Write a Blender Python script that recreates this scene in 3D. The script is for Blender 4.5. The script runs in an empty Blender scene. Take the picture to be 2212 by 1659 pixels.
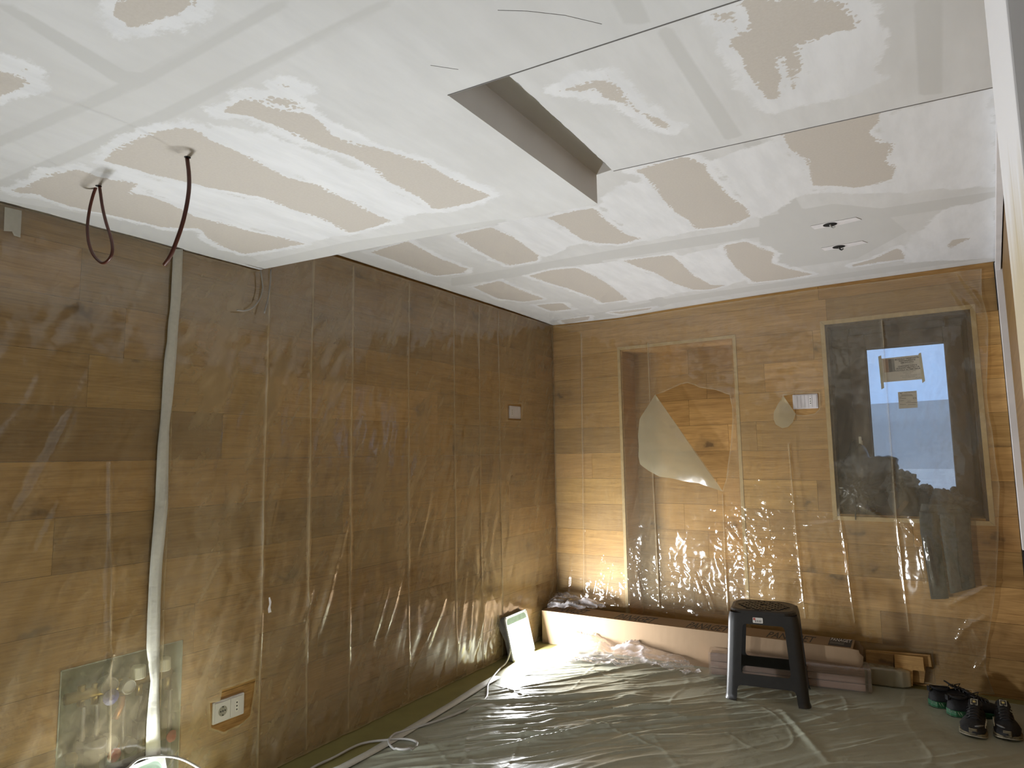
import bpy, bmesh, math, random
import numpy as np
from mathutils import Vector, Matrix, noise as mnoise
from mathutils.geometry import delaunay_2d_cdt

random.seed(7); rng = np.random.default_rng(7)
SC = bpy.context.scene
COL = SC.collection
PI = math.pi

# ------------------------------------------------------------------ camera
F, CX, CY, CZ, YAW, PITCH, ROLL = 1409.53, 2.5506, -4.5529, 1.3585, -0.5730, 0.1070, -0.0154
IW, IH = 2212.0, 1659.0
fw = np.array([math.sin(YAW)*math.cos(PITCH), math.cos(YAW)*math.cos(PITCH), math.sin(PITCH)])
rt0 = np.array([math.cos(YAW), -math.sin(YAW), 0.0]); up0 = np.cross(rt0, fw)
rt = math.cos(ROLL)*rt0 + math.sin(ROLL)*up0
up = -math.sin(ROLL)*rt0 + math.cos(ROLL)*up0
CAM = np.array([CX, CY, CZ])
cd = bpy.data.cameras.new('camera'); cam = bpy.data.objects.new('camera', cd); COL.objects.link(cam)
cd.sensor_fit = 'HORIZONTAL'; cd.sensor_width = 36.0; cd.lens = F/IW*36.0
cd.clip_start = 0.05; cd.clip_end = 400
M = Matrix.Identity(4)
for i in range(3):
    M[i][0], M[i][1], M[i][2], M[i][3] = rt[i], up[i], -fw[i], CAM[i]
cam.matrix_world = M
SC.camera = cam

def at(px, py, ax, val):
    """measured photo point -> room coordinates on the plane coordinate[ax] == val"""
    d = (px-IW/2)/F*rt - (py-IH/2)/F*up + fw
    t = (val-CAM[ax])/d[ax]
    return CAM + t*d

# ------------------------------------------------------------------ world, exposure
world = bpy.data.worlds.new('world'); SC.world = world; world.use_nodes = True
bg = world.node_tree.nodes['Background']
bg.inputs[0].default_value = (0.40, 0.60, 1.0, 1); bg.inputs[1].default_value = 0.80
SC.view_settings.view_transform = 'Standard'; SC.view_settings.look = 'None'
SC.view_settings.gamma = 1.0; SC.view_settings.use_curve_mapping = False
SC.view_settings.exposure = 0.60
LAMP1, LAMP2 = 262.0, 225.0          # radiance of the two LED floodlights
cy = SC.cycles
cy.max_bounces = 6; cy.diffuse_bounces = 4; cy.glossy_bounces = 2; cy.transmission_bounces = 3
cy.transparent_max_bounces = 24; cy.caustics_reflective = False; cy.caustics_refractive = False
cy.sample_clamp_indirect = 6.0; cy.adaptive_threshold = 0.06; cy.adaptive_min_samples = 12; cy.use_light_tree = False; world.cycles.sampling_method = 'NONE'; cy.use_denoising = True

# ------------------------------------------------------------------ material helpers
def sr(r, g, b):
    f = lambda c: (c/255/12.92) if c/255 <= 0.04045 else ((c/255+0.055)/1.055)**2.4
    return (f(r), f(g), f(b), 1)
class NT:
    def __init__(s, name):
        s.m = bpy.data.materials.new(name); s.m.use_nodes = True
        s.t = s.m.node_tree; s.t.nodes.clear(); s.out = s.t.nodes.new('ShaderNodeOutputMaterial')
    def n(s, typ, **kw):
        nd = s.t.nodes.new('ShaderNode'+typ)
        for k, v in kw.items():
            if k.startswith('_'): setattr(nd, k[1:], v)
            else:
                key = int(k[1:]) if k[0] == 'i' and k[1:].isdigit() else k.replace('__', ' ')
                s.link(v, nd.inputs[key])
        return nd
    def link(s, v, sock):
        if isinstance(v, bpy.types.NodeSocket): s.t.links.new(v, sock)
        else: sock.default_value = v
    def math(s, op, a, b=0.0, c=None, clamp=False):
        nd = s.n('Math', _operation=op, _use_clamp=clamp); s.link(a, nd.inputs[0]); s.link(b, nd.inputs[1])
        if c is not None: s.link(c, nd.inputs[2])
        return nd.outputs[0]
    def mr(s, v, a, b, c=0.0, d=1.0, smooth=False):
        nd = s.n('MapRange', _interpolation_type='SMOOTHSTEP' if smooth else 'LINEAR')
        for i, q in enumerate((v, a, b, c, d)): s.link(q, nd.inputs[i])
        return nd.outputs[0]
    def mix(s, f, a, b, mode='MIX'):
        nd = s.n('Mix', _data_type='RGBA', _blend_type=mode)
        s.link(f, nd.inputs[0]); s.link(a, nd.inputs[6]); s.link(b, nd.inputs[7]); return nd.outputs[2]
    def noise(s, vec, scale, detail=3, rough=0.55, dist=0.0):
        nd = s.n('TexNoise', _noise_dimensions=getattr(s, 'dim', '3D'), Scale=scale, Detail=detail, Roughness=rough, Distortion=dist)
        if vec is not None: s.link(vec, nd.inputs['Vector'])
        return nd.outputs[0]
    def mapping(s, vec, scale=(1, 1, 1), loc=(0, 0, 0), rot=(0, 0, 0)):
        nd = s.n('Mapping'); s.link(vec, nd.inputs[0])
        nd.inputs[1].default_value = loc; nd.inputs[2].default_value = rot; nd.inputs[3].default_value = scale
        return nd.outputs[0]
    def obj(s): return s.n('TexCoord').outputs['Object']
    def bsdf(s, color, rough=0.5, metal=0.0, spec=0.5, normal=None, **kw):
        nd = s.n('BsdfPrincipled'); s.link(color, nd.inputs['Base Color']); s.link(rough, nd.inputs['Roughness'])
        s.link(metal, nd.inputs['Metallic']); s.link(spec, nd.inputs['Specular IOR Level'])
        if normal is not None: s.link(normal, nd.inputs['Normal'])
        for k, v in kw.items(): s.link(v, nd.inputs[k.replace('__', ' ')])
        return nd.outputs[0]
    def bump(s, h, strength=0.3, dist=0.01):
        nd = s.n('Bump', Strength=strength, Distance=dist, Height=h); return nd.outputs[0]
    def schlick(s, f0):
        """reflectance of a thin sheet, the same from both sides"""
        f = s.n('LayerWeight', Blend=0.5).outputs['Facing']; return s.math('ADD', f0, s.math('MULTIPLY', s.math('POWER', f, 5.0), 1-f0))
    def done(s, sh):
        s.t.links.new(sh, s.out.inputs[0]); return s.m

MAT = {}
def simple(name, color, rough=0.5, metal=0.0, spec=0.5, var=0.12, scale=18.0, bump=0.0):
    m = NT(name); v = m.obj(); nz = m.noise(v, scale, 2)
    c = m.mix(m.mr(nz, 0.3, 0.7), tuple(x*(1-var) for x in color[:3])+(1,), tuple(min(1, x*(1+var)) for x in color[:3])+(1,))
    nm = m.bump(m.noise(v, scale*4, 1), bump, 0.004) if bump else None
    MAT[name] = m.done(m.bsdf(c, rough, metal, spec, nm)); return MAT[name]

simple('plaster_wall', (0.45, 0.44, 0.43), 0.85, var=0.05)
simple('paint_white', (0.72, 0.70, 0.71), 0.6, var=0.06, scale=6)
simple('floor_screed', sr(130, 124, 76), 0.55, var=0.10, scale=9)
simple('dark_gap', (0.01, 0.01, 0.012), 0.6)
simple('black_plastic', (0.014, 0.0125, 0.012), 0.45, var=0.15, scale=30)
simple('dark_grey_plastic', (0.03, 0.032, 0.04), 0.5)
simple('lamp_grey', (0.20, 0.205, 0.225), 0.45, metal=0.3)
simple('lamp_frame_white', (0.60, 0.62, 0.63), 0.4)
simple('lamp_glass', (0.42, 0.58, 0.52), 0.15)
simple('cable_white', (0.42, 0.41, 0.39), 0.5, var=0.05)
simple('cable_brown', (0.075, 0.017, 0.008), 0.4)
simple('cable_grey', (0.30, 0.28, 0.25), 0.5)
simple('switch_white', (0.62, 0.59, 0.60), 0.35, var=0.03)
simple('hole_black', (0.004, 0.004, 0.004), 0.7)
simple('frame_brown', (0.040, 0.022, 0.014), 0.45, var=0.3, scale=12)
simple('reveal_shade_brown', (0.05, 0.032, 0.021), 0.55, var=0.2, scale=12)  # window lining boards, shade of the recess put into the colour
simple('paper', (0.62, 0.58, 0.52), 0.8, var=0.04)
simple('tape_beige', (0.52, 0.48, 0.34), 0.7, var=0.05)
simple('ink', (0.02, 0.018, 0.018), 0.7)
simple('ink_grey', (0.20, 0.19, 0.18), 0.7)
simple('print_skin', (0.36, 0.24, 0.20), 0.7)
simple('print_dark', (0.06, 0.055, 0.045), 0.7)
simple('label_white', (0.70, 0.68, 0.66), 0.5, var=0.04)
simple('label_red', (0.45, 0.12, 0.10), 0.5)
simple('cloth_black', (0.010, 0.011, 0.012), 0.75, var=0.4, scale=25, bump=0.25)
simple('nylon_black', (0.012, 0.013, 0.015), 0.38, var=0.4, scale=14, bump=0.3)
simple('cloth_slate', (0.055, 0.060, 0.072), 0.8, var=0.3, scale=20, bump=0.2)
simple('denim_dark', (0.038, 0.042, 0.040), 0.9, var=0.3, scale=60, bump=0.35)
simple('leather_brown', (0.055, 0.030, 0.014), 0.5)
simple('shoe_black', (0.007, 0.007, 0.008), 0.75, var=0.4, scale=60, bump=0.2)
simple('shoe_patent', (0.010, 0.010, 0.011), 0.3)
simple('sole_tan', (0.15, 0.125, 0.075), 0.65, var=0.4, scale=25)
simple('sole_pale', (0.32, 0.29, 0.22), 0.6, var=0.3, scale=25)
simple('sole_black', (0.008, 0.008, 0.008), 0.6)
simple('sole_green', (0.012, 0.075, 0.030), 0.5, var=0.4, scale=30)
simple('reflective_grey', (0.16, 0.16, 0.155), 0.35)
simple('badge_gold', (0.50, 0.40, 0.13), 0.5)
simple('badge_cream', (0.55, 0.52, 0.40), 0.6)
simple('brass', (0.42, 0.30, 0.14), 0.35, metal=0.8)
simple('steel', (0.42, 0.43, 0.42), 0.35, metal=0.7)
simple('cabinet_green', (0.27, 0.31, 0.26), 0.55, var=0.06)
simple('gauge_face', (0.36, 0.35, 0.33), 0.5, var=0.04)
simple('cap_cream', (0.62, 0.60, 0.50), 0.5, var=0.05)
simple('handle_blue', (0.02, 0.03, 0.16), 0.45)
simple('handle_red', (0.35, 0.03, 0.035), 0.45)
simple('copper', (0.40, 0.17, 0.09), 0.4, metal=0.6)
simple('snow', (0.78, 0.66, 0.55), 0.9, var=0.12, scale=0.7)
simple('hill_slate', (0.50, 0.45, 0.40), 0.9, var=0.15, scale=0.05)
simple('house_wall', (0.66, 0.52, 0.39), 0.9, var=0.12, scale=0.8)
simple('roof_dark', (0.04, 0.055, 0.08), 0.9)
simple('oak_edge', (0.50, 0.37, 0.19), 0.55, var=0.12, scale=30)

def m_oak(name='oak', tint=(1, 1, 1)):
    m = NT(name); m.dim = '2D'; sx = m.n('SeparateXYZ', i0=m.obj()); v = m.n('CombineXYZ', X=sx.outputs[0], Y=sx.outputs[2], Z=0.0).outputs[0]; oi = m.n('ObjectInfo')   # figure runs along x, across y
    off = m.n('CombineXYZ', X=m.math('MULTIPLY', oi.outputs['Random'], 37.0), Y=m.math('MULTIPLY', oi.outputs['Random'], 91.0), Z=0.0).outputs[0]
    p = m.n('VectorMath', _operation='ADD', i0=v, i1=off).outputs[0]
    lo = m.noise(m.mapping(p, (0.9, 6.5, 1)), 1.0, 2, 0.5, 0.4)             # broad figure
    ring = m.math('SINE', m.math('MULTIPLY', lo, 120.0))
    fine = m.noise(m.mapping(p, (6, 170, 1)), 1.0, 3, 0.6)                  # fine streaks
    mid = m.noise(m.mapping(p, (1.6, 30, 1)), 1.0, 3, 0.6)
    tone = m.noise(m.mapping(p, (0.7, 3.0, 1)), 1.0, 2)
    t = m.math('ADD', m.math('MULTIPLY', ring, 0.055), m.math('ADD', m.math('MULTIPLY', fine, 0.70), m.math('MULTIPLY', mid, 0.70)))
    t = m.math('ADD', t, m.math('MULTIPLY', tone, 0.45))
    f = m.mr(t, 0.60, 1.15)
    dark = m.mix(1.0, oi.outputs['Color'], (0.66, 0.60, 0.52, 1), 'MULTIPLY')
    lite = m.mix(1.0, oi.outputs['Color'], (1.14, 1.14, 1.12, 1), 'MULTIPLY')
    c = m.mix(f, dark, lite)
    vo = m.n('TexVoronoi', _feature='F1', _voronoi_dimensions='2D', Scale=2.6, Randomness=1.0)
    m.link(m.n('VectorMath', _operation='ADD', i0=m.mapping(p, (0.62, 1.25, 0)), i1=m.n('VectorMath', _operation='SCALE', i0=m.n('TexNoise', _noise_dimensions='2D', i0=p, Scale=14.0).outputs['Color'], Scale=0.10).outputs[0]).outputs[0], vo.inputs['Vector'])
    gate = m.math('GREATER_THAN', m.n('SeparateColor', i0=vo.outputs['Color']).outputs[0], 0.52)
    kn = m.math('MULTIPLY', m.mr(vo.outputs['Distance'], 0.010, 0.085, 1.0, 0.0, True), gate)
    halo = m.math('MULTIPLY', m.mr(vo.outputs['Distance'], 0.04, 0.26, 0.45, 0.0, True), gate)
    c = m.mix(halo, c, (0.15, 0.085, 0.035, 1)); c = m.mix(m.math('MULTIPLY', kn, 0.62), c, (0.035, 0.02, 0.010, 1))
    if tint != (1, 1, 1): c = m.mix(1.0, c, tint+(1,), 'MULTIPLY')
    b = m.bump(fine, 0.12, 0.002)
    MAT[name] = m.done(m.bsdf(c, 0.48, spec=0.35, normal=b))
m_oak()

def m_film(name, milky, gloss, milk_col, rough=0.10, tint=(0.96, 0.945, 0.90), veil=False):
    """thin polythene: see-through, a little milky and glossy; its crinkles are real geometry"""
    m = NT(name)
    tr = m.n('BsdfTransparent', Color=tint+(1,)).outputs[0]
    df = m.n('BsdfDiffuse', Color=milk_col).outputs[0]; tl = m.n('BsdfTranslucent', Color=milk_col).outputs[0]
    if veil: milky = m.math('MULTIPLY', m.n('Attribute', _attribute_name='veil').outputs['Fac'], milky, clamp=True)   # haze and double layers, plus painted-in glints along edges, creases and folds
    body = m.n('MixShader', Fac=milky, i1=tr, i2=m.n('MixShader', Fac=0.35, i1=df, i2=tl).outputs[0]).outputs[0]
    gl = m.n('BsdfGlossy', Color=(1, 1, 1, 1), Roughness=rough).outputs[0]
    g = m.math('MULTIPLY', m.schlick(0.06), gloss, clamp=True)
    MAT[name] = m.done(m.n('MixShader', Fac=g, i1=body, i2=gl).outputs[0])
m_film('film_left', 0.38, 1.25, (0.68, 0.56, 0.35, 1), rough=0.12, tint=(0.95, 0.95, 0.90), veil=True)
m_film('film_back', 0.20, 1.25, (0.68, 0.57, 0.38, 1), rough=0.07, tint=(0.95, 0.945, 0.91), veil=True)
m_film('film_flap', 0.50, 0.9, (0.56, 0.52, 0.36, 1), rough=0.15)
m_film('film_wrap', 0.20, 1.8, (0.84, 0.80, 0.82, 1), rough=0.08, tint=(0.96, 0.94, 0.94), veil=True)
m_film('film_pack', 0.24, 1.4, (0.55, 0.49, 0.47, 1), rough=0.08, tint=(0.93, 0.90, 0.88))

def m_glass():
    m = NT('window_glass')
    tr = m.n('BsdfTransparent', Color=(0.93, 0.96, 0.98, 1)).outputs[0]
    gl = m.n('BsdfGlossy', Color=(1, 1, 1, 1), Roughness=0.02).outputs[0]
    fr = m.schlick(0.05)
    MAT['window_glass'] = m.done(m.n('MixShader', Fac=fr, i1=tr, i2=gl).outputs[0])
m_glass()

def m_tape():
    m = NT('tape_paper'); v = m.obj(); nz = m.noise(v, 60, 4)
    c = m.mix(nz, (0.44, 0.43, 0.37, 1), (0.58, 0.56, 0.49, 1))
    MAT['tape_paper'] = m.done(m.bsdf(c, 0.7, spec=0.3, normal=m.bump(m.noise(m.mapping(v, (1, 1, 3)), 28, 3), 0.15, 0.003)))
m_tape()

def m_card():
    m = NT('cardboard'); v = m.obj()
    n1 = m.noise(v, 5, 4); n2 = m.noise(m.mapping(v, (300, 3, 3)), 1.0, 2)
    c = m.mix(n1, (0.225, 0.150, 0.088, 1), (0.285, 0.197, 0.120, 1)); c = m.mix(m.math('MULTIPLY', n2, 0.18), c, (0.15, 0.095, 0.05, 1))
    MAT['cardboard'] = m.done(m.bsdf(c, 0.75, spec=0.25, normal=m.bump(n2, 0.08, 0.002)))
m_card()

def m_sheet():
    m = NT('sheet_plastic'); v = m.obj()
    n1 = m.noise(v, 2.2, 4); n2 = m.noise(v, 26, 4, 0.65)
    c = m.mix(n1, (0.26, 0.27, 0.205, 1), (0.325, 0.333, 0.262, 1)); c = m.mix(m.mr(n2, 0.45, 0.75, 0, 0.25), c, (0.40, 0.395, 0.345, 1))
    h = m.math('ADD', m.math('MULTIPLY', m.math('ABSOLUTE', m.math('SUBTRACT', m.noise(m.mapping(v, (1, 1, 1), rot=(0, 0, -0.75)), 14, 4, 0.6, 0.5), 0.5)), 1.0), m.math('MULTIPLY', n2, 0.15))
    MAT['sheet_plastic'] = m.done(m.bsdf(c, 0.40, spec=0.55, normal=m.bump(h, 0.25, 0.012)))
m_sheet()

def m_emit(name, col, strength):
    m = NT(name); MAT[name] = m.done(m.n('Emission', Color=col, Strength=strength).outputs[0])
m_emit('led_near', (0.93, 0.97, 1.0, 1), LAMP1)
m_emit('led_corner', (0.95, 0.975, 1.0, 1), LAMP2)

def m_ceiling():
    """plasterboard: bare board, joint compound and fresh white filler; the shapes are stored on the mesh"""
    m = NT('ceiling_board'); m.dim = '2D'; v = m.obj()
    A = lambda nm: m.n('Attribute', _attribute_name=nm).outputs['Fac']
    nA = m.math('SUBTRACT', m.noise(v, 9, 5, 0.6), 0.5); nB = m.math('SUBTRACT', m.noise(m.mapping(v, (1, 2.2, 1)), 55, 4, 0.65), 0.5)
    vo = m.n('TexVoronoi', _feature='F1', _voronoi_dimensions='2D', i0=v, Scale=75.0).outputs['Distance']
    s = m.math('ADD', A('bare'), m.math('MULTIPLY', nA, 0.045)); s = m.math('ADD', s, m.math('MULTIPLY', nB, 0.022))
    speck = m.math('MULTIPLY', m.mr(vo, 0.25, 0.6), m.mr(nA, -0.05, 0.12, 0.0, 0.018)); s = m.math('SUBTRACT', s, speck)
    bare = m.mr(s, -0.0015, 0.0015)
    fr = m.math('ADD', A('fresh'), m.math('MULTIPLY', nA, 0.09)); fr = m.math('ADD', fr, m.math('MULTIPLY', nB, 0.03))
    fresh = m.mr(fr, -0.006, 0.012, 0, 1, True)
    tape = m.mr(m.math('ADD', A('tape'), m.math('MULTIPLY', nB, 0.004)), -0.003, 0.004)
    brush = m.noise(m.mapping(v, (3.5, 0.8, 1), rot=(0, 0, 0.2)), 4.0, 4, 0.6)
    base = m.mix(m.mr(brush, 0.3, 0.7), (0.595, 0.59, 0.582, 1), (0.645, 0.64, 0.634, 1))
    grey = m.mr(m.noise(v, 1.7, 3, 0.6), 0.45, 0.65, 0, 0.6)
    base = m.mix(grey, base, (0.575, 0.565, 0.55, 1))
    base = m.mix(m.math('MULTIPLY', tape, 0.75), base, (0.535, 0.528, 0.512, 1))
    white = m.mix(m.mr(brush, 0.35, 0.65), (0.725, 0.725, 0.735, 1), (0.665, 0.665, 0.672, 1))
    c = m.mix(fresh, base, white)
    board = m.mix(m.noise(v, 130, 3, 0.7), (0.495, 0.45, 0.402, 1), (0.565, 0.525, 0.478, 1))
    c = m.mix(bare, c, board)
    MAT['ceiling_board'] = m.done(m.bsdf(c, 0.9, spec=0.2, normal=m.bump(brush, 0.25, 0.003)))
m_ceiling()

def m_post():
    m = NT('post_paint'); v = m.obj()
    z = m.n('SeparateXYZ', i0=v).outputs[2]
    k = m.math('ADD', z, m.math('MULTIPLY', m.noise(m.mapping(v, (30, 30, 1.2)), 1.0, 3), 0.35))
    f = m.mr(k, 1.80, 1.98)
    MAT['post_paint'] = m.done(m.bsdf(m.mix(f, (0.50, 0.42, 0.29, 1), (0.70, 0.68, 0.68, 1)), 0.6))
m_post()

# ------------------------------------------------------------------ mesh helpers
def link(name, me, mat=None, parent=None, loc=None, rot=None, smooth=False):
    o = bpy.data.objects.new(name, me); COL.objects.link(o)
    if mat is not None and me is not None:
        mats = mat if isinstance(mat, (list, tuple)) else [mat]
        if not me.materials:
            for q in mats: me.materials.append(MAT[q] if isinstance(q, str) else q)
    if parent is not None: o.parent = parent
    if loc is not None: o.location = loc
    if rot is not None: o.rotation_euler = rot
    if smooth and me is not None:
        me.polygons.foreach_set('use_smooth', np.ones(len(me.polygons), bool))
    return o
def tag(o, label=None, cat=None, group=None, kind=None):
    for k, v in (('label', label), ('category', cat), ('group', group), ('kind', kind)):
        if v: o[k] = v
    return o
def empty(name, loc=(0, 0, 0), rot=(0, 0, 0), **kw):
    o = bpy.data.objects.new(name, None); COL.objects.link(o); o.location = loc; o.rotation_euler = rot
    o.empty_display_size = 0.05
    return tag(o, **kw)
def mesh(name, V, Fc):
    me = bpy.data.meshes.new(name); me.from_pydata([tuple(map(float, v)) for v in V], [], [tuple(int(i) for i in f) for f in Fc]); me.update(); return me

class MB:
    def __init__(s): s.V = []; s.F = []
    def add(s, V, Fc):
        o = len(s.V); s.V += [tuple(v) for v in V]; s.F += [tuple(i+o for i in f) for f in Fc]; return s
    def box(s, a, b):
        (x0, y0, z0), (x1, y1, z1) = a, b
        V = [(x, y, z) for z in (z0, z1) for y in (y0, y1) for x in (x0, x1)]
        return s.add(V, [(0, 2, 3, 1), (4, 5, 7, 6), (0, 1, 5, 4), (2, 6, 7, 3), (0, 4, 6, 2), (1, 3, 7, 5)])
    def prism(s, poly, h0, h1, axis=2):
        """extrude a 2D polygon along axis"""
        n = len(poly)
        def mk(p, h): return {2: (p[0], p[1], h), 1: (p[0], h, p[1]), 0: (h, p[0], p[1])}[axis]
        V = [mk(p, h0) for p in poly]+[mk(p, h1) for p in poly]
        Fc = [tuple(range(n))[::-1], tuple(range(n, 2*n))]+[(i, (i+1) % n, n+(i+1) % n, n+i) for i in range(n)]
        return s.add(V, Fc)
    def rings(s, R, caps=True, closed=True):
        """loft through rings of equal length"""
        n = len(R[0]); V = [p for r in R for p in r]; Fc = []
        for i in range(len(R)-1):
            for j in range(n if closed else n-1):
                k = (j+1) % n; Fc.append((i*n+j, i*n+k, (i+1)*n+k, (i+1)*n+j))
        if caps: Fc += [tuple(range(n))[::-1], tuple(range((len(R)-1)*n, len(R)*n))]
        return s.add(V, Fc)
    def tube(s, pts, r, n=8, caps=True):
        P = [Vector(p) for p in pts]; R = []; prev = None
        rr = r if isinstance(r, (list, tuple)) else [r]*len(P)
        for i, p in enumerate(P):
            t = (P[min(i+1, len(P)-1)]-P[max(i-1, 0)]).normalized()
            if prev is None:
                a = Vector((0, 0, 1)) if abs(t.z) < 0.9 else Vector((1, 0, 0)); u = t.cross(a).normalized()
            else: u = (prev-t*prev.dot(t)).normalized()
            prev = u; w = t.cross(u)
            R.append([tuple(p+(u*math.cos(2*PI*k/n)+w*math.sin(2*PI*k/n))*rr[i]) for k in range(n)])
        return s.rings(R, caps)
    def cyl(s, a, b, r, n=20, r2=None): return s.tube([a, b], [r, r if r2 is None else r2], n)
    def lathe(s, prof, n=24, axis=2, c=(0, 0, 0)):
        R = []
        for (r, h) in prof:
            ring = []
            for k in range(n):
                x, y = r*math.cos(2*PI*k/n), r*math.sin(2*PI*k/n)
                p = {2: (x, y, h), 0: (h, x, y), 1: (x, h, y)}[axis]
                ring.append((p[0]+c[0], p[1]+c[1], p[2]+c[2]))
            R.append(ring)
        return s.rings(R)
    def mesh(s, name): 
        me = mesh(name, s.V, s.F); bm = bmesh.new(); bm.from_mesh(me); bmesh.ops.recalc_face_normals(bm, faces=bm.faces); bm.to_mesh(me); bm.free(); return me
    def build(s, name, mat, parent=None, smooth=False, bevel=0.0, **kw):
        me = s.mesh(name)
        o = link(name, me, mat, parent, smooth=smooth, **kw)
        if bevel: b = o.modifiers.new('bevel', 'BEVEL'); b.width = bevel; b.segments = 2; b.limit_method = 'ANGLE'; b.angle_limit = 0.6
        return o
def spline(pts, n=8):
    P = [np.array(p, float) for p in pts]; P = [2*P[0]-P[1]]+P+[2*P[-1]-P[-2]]; out = []
    for i in range(1, len(P)-2):
        for k in range(n):
            t = k/n; a, b, c, d = P[i-1], P[i], P[i+1], P[i+2]
            out.append(0.5*((2*b)+(-a+c)*t+(2*a-5*b+4*c-d)*t*t+(-a+3*b-3*c+d)*t**3))
    out.append(P[-2]); return [tuple(p) for p in out]
def rrect(x0, y0, x1, y1, r, n=5):
    out = []
    for (cx_, cy_, a0) in ((x1-r, y1-r, 0), (x0+r, y1-r, PI/2), (x0+r, y0+r, PI), (x1-r, y0+r, 1.5*PI)):
        for k in range(n+1):
            a = a0+PI/2*k/n; out.append((cx_+r*math.cos(a), cy_+r*math.sin(a)))
    return out
def inpoly(P, poly):
    P = np.asarray(P); x, y = P[:, 0], P[:, 1]; r = np.zeros(len(P), bool); n = len(poly)
    for i in range(n):
        x0, y0 = poly[i]; x1, y1 = poly[(i+1) % n]
        c = (y0 > y) != (y1 > y)
        with np.errstate(divide='ignore', invalid='ignore'): r ^= c & (x < (x1-x0)*(y-y0)/(y1-y0+1e-15)+x0)
    return r
def sdist(P, poly, closed=True):
    P = np.asarray(P, float); d = np.full(len(P), 1e9); n = len(poly)
    for i in range(n if closed else n-1):
        a = np.array(poly[i], float); b = np.array(poly[(i+1) % n], float); ab = b-a
        t = np.clip(((P-a)@ab)/(ab@ab+1e-12), 0, 1); d = np.minimum(d, np.linalg.norm(P-(a+t[:, None]*ab), axis=1))
    return d
def sdf(P, poly):
    d = sdist(P, poly); return np.where(inpoly(P, poly), d, -d)
def cdt_sheet(outline, holes, res, lines=(), seed=1):
    """triangulated sheet with a crisp outline, real holes and crease lines; returns 2D verts, faces"""
    r2 = np.random.default_rng(seed)
    O = np.array(outline); lo, hi = O.min(0), O.max(0)
    gx, gy = np.meshgrid(np.arange(lo[0], hi[0], res), np.arange(lo[1], hi[1], res))
    G = np.stack([gx.ravel(), gy.ravel()], 1)+r2.uniform(-.22, .22, (gx.size, 2))*res
    keep = inpoly(G, outline) & (sdist(G, outline) > res*0.45)
    for h in holes: keep &= ~inpoly(G, h) & (sdist(G, h) > res*0.4)
    for l in lines: keep &= sdist(G, l, False) > res*0.4
    G = G[keep]; V = []; E = []
    def addl(pts, closed):
        s = len(V); n = len(pts); m = 0
        for i in range(n if closed else n-1):
            a, b = np.array(pts[i], float), np.array(pts[(i+1) % n], float); k = max(1, int(np.linalg.norm(b-a)/(res*1.0)))
            for j in range(k): V.append(tuple(a+(b-a)*j/k)); m += 1
        if not closed: V.append(tuple(pts[-1])); m += 1
        for i in range(m-1): E.append((s+i, s+i+1))
        if closed: E.append((s+m-1, s))
    addl(outline, True)
    for h in holes: addl(h, True)
    for l in lines: addl(l, False)
    V += [tuple(g) for g in G]
    res_ = delaunay_2d_cdt([Vector(v) for v in V], E, [], 0, 1e-6)
    v2 = np.array([tuple(v) for v in res_[0]]); fc = np.array([f[:3] for f in res_[2]])
    c = v2[fc].mean(1); k = inpoly(c, outline)
    for h in holes: k &= ~inpoly(c, h)
    return v2, fc[k]
_pg = np.random.default_rng(99); _PERM = np.tile(_pg.permutation(256), 3); _ANG = _pg.uniform(0, 2*PI, 256); _GR = np.stack([np.cos(_ANG), np.sin(_ANG)], 1)
def perlin(x, y):
    xi, yi = np.floor(x).astype(int), np.floor(y).astype(int); fx, fy = x-xi, y-yi; u, v = fx**3*(fx*(6*fx-15)+10), fy**3*(fy*(6*fy-15)+10)
    def g(i, j):
        h = _PERM[_PERM[(xi+i) & 255]+((yi+j) & 255)]; return _GR[h, 0]*(fx-i)+_GR[h, 1]*(fy-j)
    a = g(0, 0)*(1-u)+g(1, 0)*u; b = g(0, 1)*(1-u)+g(1, 1)*u; return 1.5*(a*(1-v)+b*v)
def fbm(P, scale, oct_=3, seed=0.0):
    P = np.asarray(P, float); x, y = P[:, 0]*scale+seed*7.13, P[:, 1]*scale-seed*3.71; out = np.zeros(len(P)); a = 1.0
    for k in range(oct_): out += a*perlin(x, y); x, y, a = x*2+11.3, y*2+5.7, a*0.5
    return out
def crumple(P, sc, seed, stretch=0.6):
    """crinkled film: sharp facets made of warped, folded noise"""
    P = np.asarray(P, float); w = 0.05*np.stack([fbm(P, 5, 2, seed+1), fbm(P, 5, 2, seed+2)], 1); Q = (P+w)*np.array([1, stretch])
    a = np.abs(fbm(Q, sc, 1, seed)); b = np.abs(fbm(Q@np.array([[.8, .6], [-.6, .8]]), sc*1.9, 1, seed+5)); c = np.abs(fbm(Q, sc*0.45, 1, seed+9))
    return 0.5*a+0.28*b+0.75*c
def ridge(P, a, b, w, h):
    """soft ridge of height h along segment a-b"""
    a, b = np.array(a, float), np.array(b, float); ab = b-a
    t = ((P-a)@ab)/(ab@ab); d = np.linalg.norm(P-(a+np.clip(t, 0, 1)[:, None]*ab), axis=1)
    return h*np.exp(-(d/w)**2)*np.clip(1.05-np.abs(np.clip(t, 0, 1)-0.5)*1.4, 0, 1)
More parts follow.
